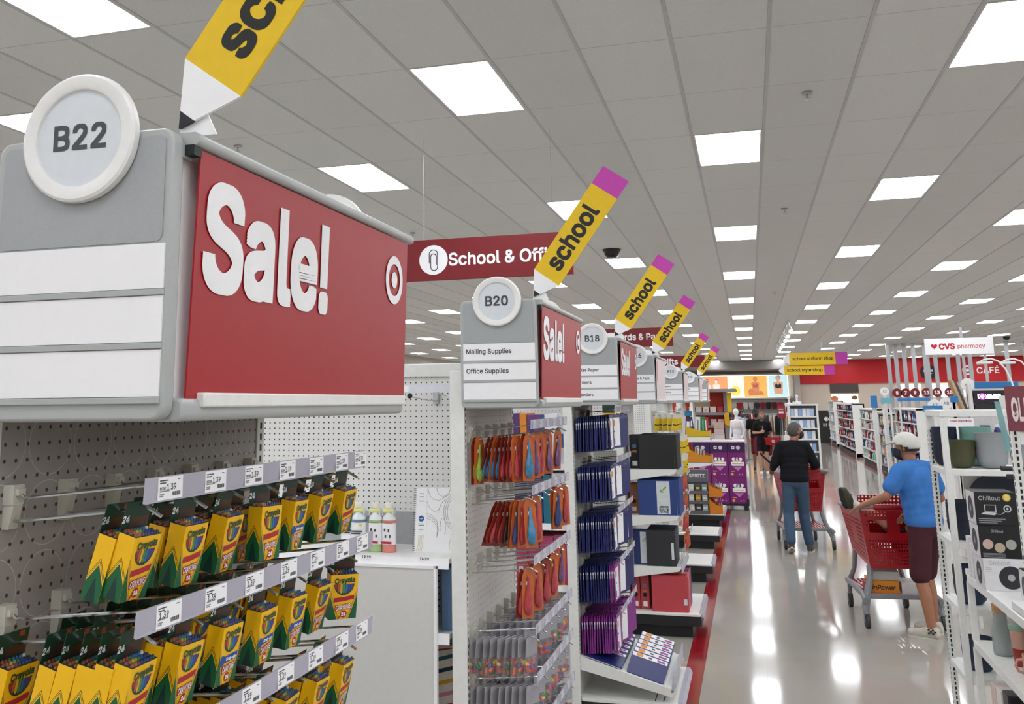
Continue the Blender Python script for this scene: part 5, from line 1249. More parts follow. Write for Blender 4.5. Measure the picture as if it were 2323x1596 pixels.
# the child in the nearer cart
t = thing('person', 'child lying in the cart, dark sneaker propped over its left rim', 'person', (0, 0, 0))
b = MB(); sk = SKIN('c08a70')
ell(b, (1.30, 10.32, .69), (.12, .13, .10), sk); chain(b, [((1.33, 10.38, .70), .085), ((1.38, 10.62, .73), .08)], sk); chain(b, [((1.38, 10.62, .74), .05), ((1.39, 10.70, .78), .045)], sk); ell(b, (1.40, 10.74, .83), (.075, .08, .09), sk)
chain(b, [((1.24, 10.26, .72), .065), ((1.12, 9.985, .885), .052), ((.98, 10.05, .98), .045), ((.865, 10.02, 1.045), .034)], sk)
chain(b, [((1.36, 10.24, .71), .065), ((1.34, 10.02, .84), .05), ((1.36, 10.12, .66), .04)], sk)
for s in (-1, 1): chain(b, [((1.38 + s * .11, 10.6, .72), .035), ((1.36 + s * .13, 10.45, .74), .03), ((1.33 + s * .08, 10.36, .8), .024)], sk); hand(b, (1.33 + s * .08, 10.36, .8), (-s * .3, -1, .2), (0, 0, -1), (-s, 0, 0), sk, .6, .6)
kid = remeshed('body', b, .009, t)
b = MB(); m = mat('cloth_child_grey', '4a4d55', .85, var=.1); chain(b, [((1.31, 10.32, .70), .115), ((1.35, 10.45, .71), .1), ((1.38, 10.6, .73), .092)], m); remeshed('shirt', b, .012, kid)
b = MB(); m = mat('cloth_child_shorts', '17181c', .85, var=.1); chain(b, [((1.30, 10.32, .69), .12), ((1.22, 10.22, .75), .08), ((1.165, 10.09, .83), .07)], m); chain(b, [((1.36, 10.26, .71), .085), ((1.345, 10.08, .80), .07)], m); remeshed('trousers', b, .012, kid)
b = MB(); b.sphere((1.40, 10.755, .845), 1, hair_m('3a2a1e'), 16, 10, (.082, .085, .095)); b.build('hair', kid)
b = MB(); m = mat('white_sock', 'dcdad4', .8, var=.05); chain(b, [((.93, 10.03, 1.01), .042), ((.86, 10.02, 1.045), .038)], m); remeshed('sock', b, .008, kid)
b = MB(); m = mat('olive_sneaker', '45432f', .6, var=.15, scale=30); chain(b, [((.835, 10.02, 1.04), .045), ((.815, 10.0, 1.1), .042), ((.79, 9.99, 1.165), .033)], m); sh = remeshed('sneaker', b, .008, kid, 2)
b = MB(); chain(b, [((.80, 10.02, 1.03), .032), ((.782, 10.0, 1.09), .034), ((.765, 9.99, 1.17), .028)], mat('dark_sole', '23242a', .6, var=.05)); remeshed('sneaker_sole', b, .008, sh, 2)
b = MB()
for k in range(3): b.tube([(.85, 9.965 + .0, 1.09 + k * .02), (.862 - k * .01, 10.0, 1.095 + k * .02), (.85 - k * .01, 10.04, 1.09 + k * .02)], .004, BLACK, 4)
b.build('laces', sh)
for p_, c_ in (((1.125, 9.965, .885), 0),): pass
# ------------------------------------------------------------------ white slotted shelving at the right edge
NX = 1.0
def post(parent, x, y, z0, z1, slots, face):
    b = MB(); b.box(x, x + .032, y, y + .032, z0, z1, WHITE); o = b.build('post', parent, bevel=.002)
    if slots:
        b = MB(); n = int((z1 - z0 - .1) / .0254)
        for k in range(n):
            z = z0 + .05 + k * .0254; b.box(x + .012, x + .02, y - .0008, y + .0005, z, z + .016, SLOT); b.box(x - .0008, x + .0005, y + .012, y + .02, z, z + .016, SLOT)
        s = b.build('slots', o, smooth=False); s['kind'] = 'stuff'
t = thing('end_shelving', 'white open shelving frame with bowl stacks behind the man in blue', 'shelving', (0, 0, 0))
post(t, NX, 6.44, 0, 1.899, True, 'y'); post(t, NX, 6.0, 0, 1.899, False, 'y'); post(t, 1.80, 6.44, 0, 1.899, True, 'y'); post(t, 1.80, 6.0, 0, 1.899, False, 'y')
b = MB(); b.box(NX - .002, 1.834, 5.997, 6.035, 1.9, 1.935, WHITE); b.box(NX - .002, 1.834, 6.437, 6.475, 1.9, 1.935, WHITE); b.box(NX - .002, NX + .036, 6.035, 6.437, 1.9, 1.935, WHITE); b.build('top_frame', t, bevel=.002)
SHE = (1.617, 1.235, .895, .55, .16)
for z in SHE:
    b = MB(); b.box(NX + .034, 1.79, 6.006, 6.46, z - .008, z, WHITE); b.box(NX + .006, NX + .034, 6.034, 6.438, z - .008, z, WHITE); b.box(NX + .033, 1.79, 6.004, 6.014, z - .032, z - .0005, WHITE); b.box(NX + .003, NX + .012, 6.033, 6.438, z - .032, z - .0005, WHITE); b.build('shelf', t, bevel=.0015)
t = thing('near_shelving', 'white slotted shelving unit nearest the right edge, with fans and mugs', 'shelving', (0, 0, 0))
post(t, NX, 4.48, 0, 1.98, True, 'y'); post(t, NX + .035, 5.9, 0, 1.115, False, 'y'); post(t, 1.7, 4.48, 0, 1.98, True, 'y'); post(t, 1.7, 5.9, 0, 1.115, False, 'y')
SHN = (1.085, .76, .42)
for z in SHN:
    b = MB(); b.box(NX + .045, 1.73, 4.52, 5.93, z - .008, z, WHITE); b.box(NX + .035, NX + .047, 4.52, 5.93, z - .035, z + .004, WHITE); b.build('shelf', t, bevel=.0015)
b = MB(); b.box(NX - .02, NX + .5, 4.40, 4.415, .30, 1.13, colm('cfd2d4', .35)); b.build('grey_end_panel', t, bevel=.002)
b = MB(); b.box(NX - .02, NX + .4, 4.385, 4.4, 1.12, 1.155, mat('clear_strip', 'e3e4ee', .15, var=.03)); b.build('price_channel', t)
# stacks of bowls
def bowl_mesh(r, c):
    m = mat('bowl_' + c, c, .5, var=.05, scale=20)
    b = MB(); b.lathe([(.3 * r, 0), (.62 * r, .004), (.86 * r, .025), (.97 * r, .06), (r, .085), (.97 * r, .085), (.93 * r, .06), (.82 * r, .03), (.55 * r, .009), (0, .007)], m, n=24)
    return b.mesh('bowl')
def stack(x, y, z0, z1, r, c, cname, where, step=.0135):
    me = bowl_mesh(r, c); n = max(1, int((z1 - z0 - .085) / step) + 1)
    for k in range(n):
        o = put('bowl', me, None, (x + random.uniform(-.002, .002), y + random.uniform(-.002, .002), z0 + k * step)); tag(o, '%s bowl, %s from the bottom of the stack %s' % (cname, ORD[k] if k < 20 else 'topmost', where), 'bowl', 'bowl stacks on the white shelving')
stack(1.115, 6.16, 1.617, 1.775, .075, '4a4a2e', 'olive green', 'on the top shelf')
stack(1.27, 6.16, 1.617, 1.815, .082, '9da0a3', 'pale grey', 'on the top shelf')
stack(1.075, 6.37, 1.617, 1.84, .068, '1c2438', 'navy', 'behind the olive bowls')
stack(1.445, 6.2, 1.617, 1.80, .075, '9da0a3', 'mid grey', 'right of the pale grey stack')
stack(1.24, 6.37, 1.617, 1.845, .085, '7fb0a4', 'sea green', 'behind the grey stack')
stack(1.095, 6.16, 1.235, 1.45, .085, '161d30', 'dark navy', 'on the second shelf')
stack(1.10, 6.18, .895, 1.10, .085, '1f2c48', 'blue navy', 'on the third shelf', .0125)
stack(1.11, 6.2, .55, .72, .085, '22304c', 'slate navy', 'on the fourth shelf')
t = thing('platter', 'large dark navy platter leaning behind the fan boxes', 'platter', (1.33, 6.34, 1.235), rot=(R(78), 0, 0))
b = MB(); b.lathe([(0, 0), (.12, 0), (.165, .012), (.172, .02), (.168, .022), (.12, .008), (0, .008)], mat('platter_navy', '1b2336', .35, var=.05), (0, .172, 0), n=40); b.build('dish', t)
t = thing('white_box', 'plain white carton behind the dark platter on the second shelf', 'box', (1.32, 6.40, 1.235)); b = MB(); b.box(-.16, .2, .02, .06, 0, .345, colm('d5d6d4')); b.build('body', t)
# desk fan boxes
FANB = mat('fan_box_black', '17171a', .35, var=.05); FANW = mat('fan_box_white', 'dcdadb', .4, var=.03); ICE = colm('c8cad0'); GYM = colm('a9abb2')
def fan_box(x, y, z, w, d, h, dark, style, lab, rz=0):
    t = thing('fan_box', lab, 'box', (x, y, z), rz, group='desk fan boxes on the white shelf')
    b = MB(); b.box(0, w, 0, d, 0, h, FANB if dark else FANW); o = b.build('carton', t, bevel=.002)
    b = MB(); b.quad((-.0008, d, .002), (-.0008, 0, .002), (-.0008, 0, h - .002), (-.0008, d, h - .002), FANW); b.disc((-.0014, d * .5, h * .47), h * .36, Vector((0, -1, 0)), AZ, colm('3a3a40'), 24, .5 * d / h * 1.6, 1); b.disc((-.002, d * .5, h * .47), h * .12, Vector((0, -1, 0)), AZ, GYM, 16, .8, 1); b.build('side_print', o, smooth=False)
    q = -.001; b = MB()
    if style == 0:
        b.disc((w * .78, q, h * .84), w * .1, AX, AZ, colm('d9b23a'), 22); b.disc((w * .78, q * 2, h * .84), w * .07, AX, AZ, colm('e9d27a'), 22)
        for a in ((.22, .5, .38, .41), (.22, .5, .60, .62), (.22, .24, .41, .60), (.48, .5, .41, .60)): b.box(w * a[0], w * a[1], q * 1.2, 0, h * a[2], h * a[3], ICE)
        b.add([(w * .12, q, h * .33), (w * .46, q, h * .30), (w * .5, q, h * .37), (w * .2, q, h * .39)], [(0, 1, 2, 3)], ICE)
        b.ring((w * .77, q, h * .5), w * .065, w * .095, AX, AZ, ICE, 24); b.disc((w * .77, q, h * .5), w * .03, AX, AZ, ICE, 14); b.tube([(w * .45, q, h * .34), (w * .6, q, h * .33), (w * .72, q, h * .41)], .0015, ICE, 4)
        for k in range(3): b.box(w * .06, w * (.7 - .1 * k), q, 0, h * (.18 - .06 * k), h * (.195 - .06 * k), GYM)
    elif style == 1:
        for k, c in enumerate(('c9a9a0', 'b9a890', 'a8a6a0')): b.disc((w * (.2 + .28 * k), q, h * (.42 - .1 * (k == 1))), w * .13, AX, AZ, colm(c), 20)
        for k in range(4): b.box(w * .06, w * .6, q, 0, h * (.14 - .035 * k), h * (.15 - .035 * k), GYM)
    else:
        b.disc((w * .66, q, h * .42), w * .3, AX, AZ, colm('2b2b30'), 30); b.disc((w * .66, q * 1.6, h * .42), w * .09, AX, AZ, GYM, 20)
        for k in range(3): b.box(w * .05, w * .2, q, 0, h * (.7 - .05 * k), h * (.71 - .05 * k), GYM)
    p = b.build('front_print', o, smooth=False)
    txt('Chillout', ICE if dark else GYM, p, (w * (.36 if style == 0 else .45 if style == 1 else .4), q * 2, h * (.82 if style != 2 else .87)), FRONT, w=w * (.52 if style != 1 else .3), bold=.0, res=4)
    return t
fan_box(1.035, 5.46, 1.085, .178, .2, .150, False, 2, 'white fan box at the bottom of the stack on the upper shelf')
fan_box(1.03, 5.46, 1.236, .18, .2, .155, True, 1, 'black fan box with three round photos in the middle of the stack')
fan_box(1.025, 5.45, 1.392, .182, .2, .155, True, 0, 'black fan box with laptop drawing and gold seal on top of the stack')
fan_box(1.135, 5.06, 1.087, .15, .16, .145, True, 1, 'small black fan box standing in front of the white one')
for i, (y, w_, h_) in enumerate(((5.70, .09, .19), (5.78, .07, .17), (5.85, .05, .2))):
    t = tag(MB().box(0, w_ + .04, 0, .06, 0, h_, FANW).build('white_box', loc=(1.05, y, 1.087), bevel=.002), 'white upright box behind the fan boxes, %s from the camera' % ORD[i], 'box', 'white boxes on the upper shelf')
tag(MB().box(1.05, 1.22, 4.75, 5.03, 1.087, 1.12, FANW).build('white_flat_box', bevel=.002), 'flat white box lying at the near end of the upper shelf', 'box')
t = thing('pan_handle', 'black pan handle sticking out above the fan boxes', 'pan', (1.22, 5.6, 1.64))
b = MB(); b.tube([(-.03, 0, .012), (.2, .05, 0)], .012, BLACKP, 8); b.build('handle', t); b = MB(); b.tube([(0, .03, -.03), (.2, .08, -.035)], .012, BLACKP, 8); b.build('handle', t); b = MB(); b.lathe([(0, 0), (.1, 0), (.11, .04), (.105, .04), (.095, .005), (0, .005)], CHROME, (.3, .1, -.07)); b.build('pan', t)
# carafe, tumblers and mugs on the lower shelf
GLS = mat('carafe_glass', 'aeb8b6', .08, var=0, alpha=.45)
t = thing('carafe', 'glass carafe with wide cork stopper on the mug shelf', 'carafe', (1.115, 5.62, .76))
b = MB(); b.lathe([(.04, 0), (.045, .01), (.045, .1), (.033, .17), (.03, .2), (.028, .2), (.031, .168), (.042, .1), (.042, .006), (0, .006)], GLS); b.build('glass', t); b = MB(); b.lathe([(.028, .195), (.033, .2), (.034, .235), (.03, .24), (0, .24)], colm('c39a6c', .8, var=.2)); b.build('cork', t)
def tumbler(x, y, lab, c1, c2, lid, h=.16, r=.04):
    t = thing('tumbler', lab, 'tumbler', (x, y, .76), group='tumblers on the mug shelf')
    b = MB(); m1, m2 = colm(c1), colm(c2); b.lathe([(.7 * r, 0), (.78 * r, h * .02), (.9 * r, h * .5), (r, h)], m1, mats=[m2, m2, m1]); b.build('cup', t)
    b = MB(); b.lathe([(r * 1.02, h), (r * 1.12, h + .004), (r * 1.12, h + .02), (r * .9, h + .028), (0, h + .028)], colm(lid)); b.build('lid', t)
tumbler(1.15, 5.42, 'pink and red tumbler with pale green lid', 'cda090', '9a3026', '8fb09c'); tumbler(1.225, 5.36, 'brick red tumbler with green lid', '9a3a28', '8a3024', '86a894'); tumbler(1.20, 5.54, 'clear tumbler with pale green lid behind the red one', 'b9c4bc', 'a9b4ac', '9ab8a6')
def mug(x, y, lab, c, r=.042, h=.085, rz=0):
    t = thing('mug', lab, 'mug', (x, y, .76), rz, group='mugs on the mug shelf'); m = colm(c, .3)
    b = MB(); b.lathe([(r * .85, 0), (r, .006), (r, h), (r * .92, h), (r * .92, .01), (0, .008)], m); b.build('cup', t)
    b = MB(); b.tube([(-r * .95, 0, h * .8), (-r * 1.45, 0, h * .75), (-r * 1.6, 0, h * .5), (-r * 1.4, 0, h * .28), (-r * .95, 0, h * .2)], .006, m, 8); b.build('handle', t)
mug(1.155, 5.20, 'pale pink mug on the lower shelf', 'cf9f92', .05, .1); mug(1.19, 5.08, 'mustard yellow mug by the near post', 'cf8f22', .045, .085, .5); mug(1.19, 4.96, 'dark green mug before the yellow one', '3a4a35', .045, .095, .6); mug(1.21, 4.86, 'brown red mug nearest the post', '8a3a28', .042, .09)
mug(1.3, 5.2, 'black and white mug behind the pink one', 'e2e2e0', .04, .09)
for i, (y, c, h_) in enumerate(((5.62, 'd9c2b8', .19), (5.5, 'e3e0da', .2), (5.36, '2a2b30', .22), (5.2, 'c9a8a0', .2), (5.05, '5a8a76', .18))):
    t = thing('gift_carton', '%s carton on the lowest visible shelf' % ('beige', 'off-white', 'black', 'dusty pink', 'green')[i], 'carton', (1.06, y, .42)); b = MB(); b.box(0, .12, 0, .1, 0, h_, colm(c)); o = b.build('body', t, bevel=.002); b = MB(); b.disc((.07, -.001, h_ * .4), .025, AX, AZ, colm('8a8a8a'), 12); b.build('print', o, smooth=False)
# maroon sign clipped to the near post, teal sheet behind it
OLM = mat('plum_sign', '7d3c46', .45, var=.03)
t = thing('shelf_sign', 'plum red shelf sign with pale lettering cut by the right frame', 'sign', (.985, 4.44, 1.868), rz=R(-62))
b = MB(); b.box(0, .33, 0, .006, 0, .178, OLM); o = b.build('board', t, bevel=.001)
txt('OLLY', colm('eadfda'), o, (.093, -.001, .086), FRONT, w=.128, h=.095, bold=.03, res=4); b = MB(); b.tube([(.047 + .007 * math.cos(a), -.0012, .085 + .018 * math.sin(a)) for a in [PI * 1.1 + PI * .8 * k / 8 for k in range(9)]], .0025, colm('eadfda'), 4); b.build('smile', o)
b = MB(); b.box(.05, .075, .006, .012, -.05, .1, WHITE); b.build('clip', t)
t = thing('teal_sheet', 'translucent teal plastic sheet hanging behind the plum sign', 'panel', (.965, 4.53, 1.785))
b = MB(); b.prism([(0, 0, .2), (.02, .0, .2), (.045, 0, .0), (.02, 0, 0)], (0, .004, 0), mat('teal_film', '8fc4c6', .3, var=.03, alpha=.7)); b.box(.1, .2, .02, .024, -.02, .1, mat('teal_film', '8fc4c6')); b.build('sheet', t, smooth=False)
# ------------------------------------------------------------------ far walls and fascia
REDW = mat('red_fascia', 'c4141f', .5, var=.03, scale=2)
o = MB().box(2.93, XR - .02, 62.0, 62.4, 2.93, 4.31, REDW).build('trim_3', smooth=False); struct(o)
o = MB().box(2.93, XR - .02, 62.1, 62.5, 0, 2.93, mat('beige_wall', 'd2c3b4', .7, var=.03)).build('wall_cafe', smooth=False); struct(o)
t = thing('pharmacy_niche', 'dark framed counter opening in the beige wall under the red fascia', 'counter', (4.6, 62.05, 0))
b = MB(); b.box(0, 1.55, -.03, .04, 2.38, 2.9, colm('4a423c')); b.build('dark_header', t); b = MB(); b.box(0, 1.55, -.05, .04, 1.05, 1.75, colm('22252c')); b.build('dark_case', t)
b = MB(); b.box(.02, 1.5, -.06, -.03, 1.80, 2.32, mat('menu_lightbox', 'f2efe9', .4, var=.03, emit=.6)); o = b.build('menu_board', t)
b = MB(); b.disc((.2, -.065, 2.05), .2, AX, AZ, colm('d9825a'), 20, 1, .8); b.disc((1.3, -.065, 2.1), .16, AX, AZ, colm('8a4a34'), 20, 1, .7); b.build('food_print', o, smooth=False)
for k in range(6): b = MB(); b.box(.1 + k * .23, .25 + k * .23, -.08, -.05, 1.3, 1.5, colm(('3a5aa0', 'e2e6ee', '2a3a7a', 'c9d4e8', '4a6ab0', 'e9e9ee')[k])); b.build('case_item', t, smooth=False)
for k in range(3): o = MB().box(8.3 + k * 1.6, 9.5 + k * 1.6, 62.06, 62.1, 2.1, 2.85, mat('lit_window', 'fff6e2', .4, var=0, emit=1.6)).build('window_%d' % (k + 1), smooth=False); struct(o)
t = thing('cafe_sign', 'white CAFE wall lettering with ring logo on the red fascia', 'sign', (12.75, 61.98, 3.6))
txt('CAF\u00c9', WHITEP, t, (.30, 0, 0), FRONT, w=1.15, bold=.015, res=3); bl = bullseye(t, (-.75, 0, -.02), .27, WHITEP); bl.rotation_euler = (0, 0, -PI / 2)
t = thing('round_sign', 'black round wall sign with white script on the red fascia', 'sign', (9.95, 61.96, 3.5))
b = MB(); b.cyl((0, 0, 0), (0, -.03, 0), .42, BLACKP, n=32); b.build('disc', t); txt('PIZZA', WHITEP, t, (0, -.035, .08), FRONT, w=.5, bold=.04, res=2, shear=.2); txt('HUT', WHITEP, t, (0, -.035, -.12), FRONT, w=.4, bold=.04, res=2, shear=.2)
# lightbox posters over the swimwear wall
t = thing('poster_lightbox', 'long backlit poster box over the clothing wall at the back', 'lightbox', (-3.2, 64.0, 0))
b = MB(); b.box(0, 5.55, 0, .25, 2.17, 3.55, mat('lightbox_white', 'fffaf2', .4, var=0, emit=1.3)); bx = b.build('lit_panel', t)
b = MB(); b.box(-.1, 5.65, -.05, .3, 2.08, 2.17, WHITE); b.box(-.1, 5.65, -.05, .3, 3.55, 3.64, WHITE); b.build('frame', t)
def glow(c): return mat('poster_' + c, c, .5, var=.05, scale=3, emit=.75)
def figure(b, cx, cz, s, skin, suit, hair):
    y = -.012; b.disc((cx, y, cz + .42 * s), .1 * s, AX, AZ, glow(skin), 16, 1, 1.25); b.disc((cx + .01, y + .002, cz + .46 * s), .13 * s, AX, AZ, glow(hair), 16, 1, 1.15)
    b.add([(cx - .24 * s, y, cz + .22 * s), (cx - .06 * s, y, cz + .3 * s), (cx + .06 * s, y, cz + .3 * s), (cx + .24 * s, y, cz + .22 * s), (cx + .2 * s, y, cz - .35 * s), (cx - .2 * s, y, cz - .35 * s)][::-1], [tuple(range(6))], glow(skin))
    b.add([(cx - .16 * s, y * 1.3, cz + .1 * s), (cx - .08 * s, y * 1.3, cz + .2 * s), (cx, y * 1.3, cz + .08 * s), (cx + .08 * s, y * 1.3, cz + .2 * s), (cx + .16 * s, y * 1.3, cz + .1 * s), (cx + .13 * s, y * 1.3, cz - .06 * s), (cx - .13 * s, y * 1.3, cz - .06 * s)][::-1], [tuple(range(7))], glow(suit))
for k, (x0, x1, bg) in enumerate(((.0, 1.95, 'f0a070'), (2.02, 2.85, 'f6efe0'), (2.92, 4.3, 'f2b060'), (4.4, 5.5, 'bfe0e6'))):
    b = MB(); b.box(x0, x1, -.01, 0, 2.2, 3.52, glow(bg)); p = b.build('poster', bx, smooth=False)
    b = MB()
    if k == 0: figure(b, .7, 2.75, 1.0, 'e8c8b8', 'f4ece8', '7a3a4a'); figure(b, 1.25, 2.8, .9, 'edd0c0', 'e8e0e4', '4a4a7a')
    elif k == 1: b.disc((2.4, -.012, 2.6), .3, AX, AZ, glow('f2d85a'), 20)
    elif k == 2:
        figure(b, 3.6, 2.85, 1.0, 'c9835a', 'b05a4a', '5a3a2a'); b.add([(3.2, -.013, 2.3), (4.1, -.013, 2.35), (3.95, -.013, 2.6), (3.6, -.013, 2.5), (3.3, -.013, 2.75), (3.15, -.013, 2.6)][::-1], [tuple(range(6))], glow('c47a50'))
    else: figure(b, 4.95, 2.8, 1.2, 'c99878', '2a2a30', '3a2a24')
    b.build('poster_figures', p, smooth=False)
o = MB().box(-16, 2.93, 64.3, 64.6, 0, 4.0, mat('back_wall_grey', 'bdbab4', .7, var=.03)).build('wall_back', smooth=False); struct(o)
o = MB().box(2.6, 2.93, 61.6, 64.3, 0, 4.3, mat('column_grey', 'b4aca4', .7, var=.03)).build('trim_4', smooth=False); struct(o)
o = MB().box(-16, 2.9, 60.5, 64.3, 3.82, 4.30, mat('soffit_grey', '8f8b88', .7, var=.03)).build('trim_5', smooth=False); struct(o)
t = thing('clothing_wall', 'grey wall fixture hung with small garments below the lit posters', 'shelving', (-2.5, 63.6, 0))
b = MB(); b.box(0, 4.6, .4, .5, .2, 2.05, colm('a9a6a4')); b.build('back_panel', t)
for z in (1.9, 1.2): b = MB(); b.tube([(0, .1, z), (4.6, .1, z)], .03, CHROME, 6); b.build('rail', t)
GC = ('a01c2a', 'b9212b', '2a2a30', 'e6e2de', '6a2030', 'd8d4d2', 'c22a34', '3a3a42', 'cfc9c4')
for r, z in enumerate((1.88, 1.18)):
    for k in range(13):
        b = MB(); b.prism([(-.13, 0, 0), (.13, 0, 0), (.15, 0, -.22), (.08, 0, -.42), (-.08, 0, -.42), (-.15, 0, -.22)], (0, .06, 0), colm(GC[(k * 2 + r) % 9], .8)); tag(b.build('garment', loc=(-2.3 + k * .34, 63.66, z)), 'garment on the %s rail under the posters, %s from the left' % (('upper', 'lower')[r], ORD[k]), 'garment', 'garments on the back wall')
# horizontal pencil signs over the aisle
def flat_pencil(x0, x1, y, z0, z1, words, lab):
    t = thing('hanging_pencil_sign', lab, 'sign', (x0, y, z0)); L, h = x1 - x0, z1 - z0; T = (0, .02, 0)
    for nm, pts, m in (('lead', [(0, 0, h * .52), (L * .02, 0, h * .58), (L * .02, 0, h * .44)], NAVYINK), ('wood_cone', [(L * .02, 0, h * .58), (L * .12, 0, h), (L * .12, 0, 0), (L * .02, 0, h * .44)], WHITEP),
                       ('body', [(L * .12, 0, 0), (L * .82, 0, 0), (L * .82, 0, h), (L * .12, 0, h)], YEL), ('eraser', [(L * .82, 0, 0), (L, 0, 0), (L, 0, h), (L * .82, 0, h)], PINK)):
        b = MB(); b.prism(pts, T, m); o = b.build(nm, t, smooth=False)
        if nm == 'body': txt(words, BLACK, o, (L * .48, -.001, h * .5), FRONT, w=L * .62, bold=.018, res=3)
    for s in (.2, .8): b = MB(); b.cyl((L * s, .01, h), (L * s, .01, ZC - z0), .006, CHROME, n=5); b.build('hanging_wire', t)
flat_pencil(1.22, 3.49, 38.0, 3.26, 3.70, 'school uniform shop', 'upper yellow horizontal pencil sign reading school uniform shop')
flat_pencil(1.06, 3.03, 38.1, 2.90, 3.235, 'school style shop', 'lower yellow horizontal pencil sign reading school style shop')
# pharmacy board on two tall poles
ALU = mat('aluminium_pole', 'b9bcc0', .35, .6, var=.04)
t = thing('pharmacy_sign', 'white pharmacy board with red heart on tall silver poles', 'sign', (3.20, 20.0, 0))
b = MB(); b.box(0, 1.15, 0, .05, 2.80, 3.10, WHITEP); o = b.build('board', t, bevel=.004)
HRT = colm('c4202c'); txt('CVS', HRT, o, (.37, -.001, 2.95), FRONT, w=.27, bold=.04, res=3); txt('pharmacy', HRT, o, (.78, -.001, 2.94), FRONT, w=.46, bold=.005, res=3)
b = MB(); b.add([(.155 + .055 * (16 * math.sin(a) ** 3) / 16, -.001, 2.955 + .05 * (13 * math.cos(a) - 5 * math.cos(2 * a) - 2 * math.cos(3 * a) - math.cos(4 * a)) / 15) for a in [2 * PI * k / 28 for k in range(28)]][::-1], [tuple(range(28))], HRT); b.build('heart', o, smooth=False)
for x in (.02, .62, .98): b = MB(); b.box(x, x + .045, .06, .1, 0, 3.3 if x == .62 else 3.08, ALU); b.build('pole', t)
# check-out lanes
LANE = ((5.65, None), (5.95, '5'), (6.28, '7'), (6.64, '9'), (7.08, '11'), (7.48, '13'), (7.95, '15'), (8.35, None), (8.8, None), (10.2, None), (10.9, None))
for k, (x, n) in enumerate(LANE):
    if n:
        t = thing('lane_light', 'dark red round checkout number %s on its pole' % {'5': 'five', '7': 'seven', '9': 'nine', '11': 'eleven', '13': 'thirteen', '15': 'fifteen'}[n], 'sign', (x, 45.0, 0), group='checkout lane numbers')
        b = MB(); b.box(-.03, .03, 0, .06, 0, 2.1, ALU); b.build('pole', t); b = MB(); b.cyl((0, -.02, 2.25), (0, -.08, 2.25), .185, colm('7a141c'), n=28); d_ = b.build('disc', t); txt(n, WHITEP, d_, (0, -.082, 2.25), FRONT, h=.15, bold=.05, res=2)
    t = thing('power_pole', 'tall silver pole rising to the ceiling over the checkouts, %s from the left' % ORD[k], 'pole', (x + .17, 45.6, 0), group='silver poles over the checkouts')
    b = MB(); b.box(-.075, .075, -.05, .05, 0, ZC, ALU); b.build('post', t); b = MB(); b.box(-.11, .11, -.08, .08, 0, .9, colm('6a2a30')); b.build('base_box', t)
t = thing('checkout_counter', 'low row of red checkout counters far behind the blue shelf signs', 'counter', (5.4, 45.2, 0)); b = MB(); b.box(0, 6, .5, 1.1, 0, .95, colm('8a2a30')); b.box(-.05, 6.05, .45, 1.15, .95, 1.0, colm('3a3a3e')); b.build('counter', t, bevel=.005)
# ------------------------------------------------------------------ shelving along the right side of the aisle
PC = ('c9ccd0', '2a3a78', 'b52a3a', 'e6e3dc', '3f8f86', 'd98aa0', '6a2a40', 'e08a3a', '8fb8c8', '3a2a30', '9fc4a0', 'd9d4e0', '22284a', 'c23a4a', '5a7ac0', 'efe6c8')
PMESH = {}
def product(kind, c):
    if (kind, c) in PMESH: return PMESH[(kind, c)]
    m = colm(c); b = MB()
    if kind == 'bottle':
        b.lathe([(.045, 0), (.05, .01), (.05, .13), (.03, .16), (.018, .17)], m, n=10); b.lathe([(.024, .17), (.024, .2), (0, .2)], WHITEP, n=8)
    elif kind == 'box': b.box(-.07, .07, -.05, .05, 0, .19, m); b.box(-.0705, -.0695, -.035, .035, .06, .13, WHITEP)
    else: b.box(-.02, .02, -.07, .07, .04, .24, m); b.box(-.022, -.02, -.05, .05, .1, .17, WHITEP); b.box(-.01, .01, -.02, .02, .24, .27, m)
    PMESH[(kind, c)] = b.mesh(kind); return PMESH[(kind, c)]
RGRP = 'small goods on the right-hand aisle shelving'
def run(name, lab, x, y0, y1, top, zs, kinds, pal, n, rnd, frame=WHITE, back='b9b6b4'):
    t = thing(name, lab, 'shelving', (x, y0, 0)); L = y1 - y0
    b = MB(); b.box(.36, .40, 0, L, .1, top, colm(back)); b.build('back_panel', t, smooth=False)
    for y in (0, L - .05): b = MB(); b.box(.0, .4, y, y + .05, 0, top, frame); b.build('end_post', t, bevel=.004)
    b = MB(); b.box(.02, .38, 0, L, 0, .12, BLACKP); b.build('kick_base', t); b = MB(); b.box(-.02, .4, 0, L, top - .04, top, frame); b.build('top_cap', t)
    SN = ('lowest', 'second', 'third', 'fourth', 'fifth', 'sixth')
    for r, z in enumerate(zs):
        b = MB(); b.box(-.04, .38, .03, L - .03, z - .025, z, frame); b.build('shelf', t)
        for k in range(n):
            kd = kinds[(r + k // 3) % len(kinds)]; c = pal[rnd.randrange(len(pal))]; sc = rnd.uniform(.85, 1.15)
            o = put(kd, product(kd, c), None, (x + .05 + rnd.uniform(0, .03), y0 + .12 + (k + .5) * (L - .24) / n, z), scale=(1, 1.3, sc))
            o.name = {'bottle': 'bottle', 'box': 'product_box', 'pack': 'hanging_pack'}[kd]
            tag(o, '%s on the %s shelf of the %s, %s from the camera' % (kd, SN[r], RUNS[lab], ORD[k]), kd, RGRP)
RUNS = {'white shelving of red and navy goods behind the pale cap': 'shelving behind the pale cap', 'grey-posted shelving of orange and teal goods left of the pale cap': 'grey-posted shelving', 'white framed shelving of toiletry bottles along the aisle': 'toiletry shelving',
        'far shelving of red and navy packs along the aisle': 'red and navy shelving', 'farthest white-lit end of the right shelving': 'farthest right shelving'}
rd = random.Random(5); LR = list(RUNS)
